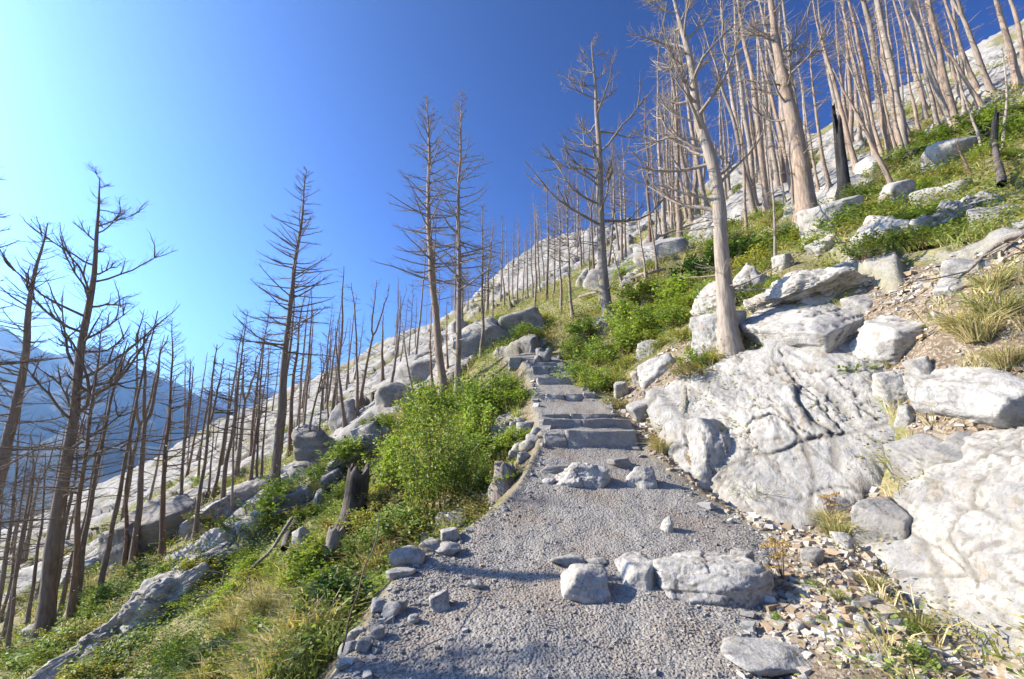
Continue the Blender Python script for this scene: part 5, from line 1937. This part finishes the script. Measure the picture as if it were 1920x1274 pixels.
CUBE = np.array([(sx, sy, sz) for sz in (-1, 1) for sx, sy in ((-1, -1), (1, -1), (1, 1), (-1, 1))], float)
CF = np.array([(3, 2, 1, 0), (4, 5, 6, 7), (0, 1, 5, 4), (1, 2, 6, 5), (2, 3, 7, 6), (3, 0, 4, 7)])


def pebbles(name, x, y, z, size, cols, label, cat, flat=.6):
    n = len(x)
    v = CUBE[None] * (1 + rng.uniform(-.42, .25, (n, 8, 3)))
    v = v * (np.stack([rng.uniform(.7, 1.3, n), rng.uniform(.5, 1.0, n), rng.uniform(.35, .9, n) * flat * 1.4], -1) * size[:, None])[:, None]
    a = rng.uniform(0, 6.28, n); b = rng.normal(0, .35, n)
    ca, sa, cb, sb = np.cos(a), np.sin(a), np.cos(b), np.sin(b)
    y1 = v[:, :, 1] * cb[:, None] - v[:, :, 2] * sb[:, None]
    z1 = v[:, :, 1] * sb[:, None] + v[:, :, 2] * cb[:, None]
    x1 = v[:, :, 0] * ca[:, None] - y1 * sa[:, None]
    y2 = v[:, :, 0] * sa[:, None] + y1 * ca[:, None]
    v = np.stack([x1 + x[:, None], y2 + y[:, None], z1 + (z + size * .15)[:, None]], -1)
    f = (np.arange(n)[:, None, None] * 8 + CF[None]).reshape(-1, 4)
    link(name, make_mesh(name, v.reshape(-1, 3), [f], False, None, np.repeat(cols, 8, 0)), M['pebble'], kind='stuff', label=label, category=cat)


def gravel():
    n = 60000
    r = np.sqrt(rng.uniform(1.6 ** 2, 7.2 ** 2, n)) * .35 + .65 * np.exp(rng.uniform(math.log(1.7), math.log(7.5), n))
    a = np.radians(rng.uniform(-45, 45, n))
    x, y = r * np.sin(a), r * np.cos(a)
    z, pth, rk = ground(x, y)
    xc_ = (np.interp(y, EY, EL) + np.interp(y, EY, ER)) / 2
    hw_ = (np.interp(y, EY, ER) - np.interp(y, EY, EL)) / 2
    packed = smooth(.75, .2, np.abs(x - xc_) / hw_ + .5 * fbm(x * 1.2, y * 1.2, 0, 3, 77))
    k = (pth > .35) & (rng.random(n) < 1 - .72 * packed)
    x, y, z = x[k], y[k], z[k]
    m = len(x)
    size = np.minimum(rng.lognormal(math.log(.0042), .5, m), .024)
    g = rng.uniform(.17, .40, m)[:, None]
    cols = g * np.array([1.0, .94, .86])
    warm = rng.random(m) < .07
    cols[warm] *= np.array([1.25, 1.0, .75])
    pebbles('gravel', x, y, z, size, cols, 'fine grey crushed gravel covering the path', 'gravel')


def rubble():
    x, y, z, r, pth, soil, green, rk2 = scatter(60000, 1.8, 16, 5, 56)
    k = (soil > .5) & (pth < .5) & (rk2 < .5)
    k &= rng.random(len(x)) < np.clip(.6 + .8 * fbm(x * 2, y * 2, 1, 3, 44), .1, 1)
    x, y, z, r = x[k], y[k], z[k], r[k]
    m = len(x)
    size = np.minimum(rng.lognormal(math.log(.010), .55, m), .035) * (1 + r / 12)
    base = np.array([(.50, .43, .32), (.42, .33, .22), (.52, .47, .39), (.36, .26, .17), (.44, .42, .39)])
    cols = base[rng.integers(len(base), size=m)] * rng.uniform(.7, 1.15, (m, 1))
    pebbles('rubble', x, y, z, size, cols, 'tan and cream broken stones strewn over the brown soil', 'rubble', .5)
    # loose stones elsewhere on the slope and along the path edges
    x, y, z, r, pth, soil, green, rk2 = scatter(9000, 2.2, 30)
    xl = np.interp(y, EY, EL); xr = np.interp(y, EY, ER)
    edge_ = (np.minimum(np.abs(x - xl), np.abs(x - xr)) < .16) & (soil < .5)
    k = (edge_ & (y < 13)) | ((rng.random(len(x)) < .25) & (pth < .1) & (green < .5) & (soil < .5))
    x, y, z, r = x[k], y[k], z[k], r[k]
    m = len(x)
    size = np.minimum(rng.lognormal(math.log(.014), .55, m), .05) * (1 + r / 14)
    g = rng.uniform(.25, .5, m)[:, None]
    pebbles('loose_stones', x, y, z, size, g * np.array([1, .97, .9]), 'small pale loose stones along the path edges and slope', 'rubble', .55)


ground_cover()
wild_grass()
gravel()
rubble()
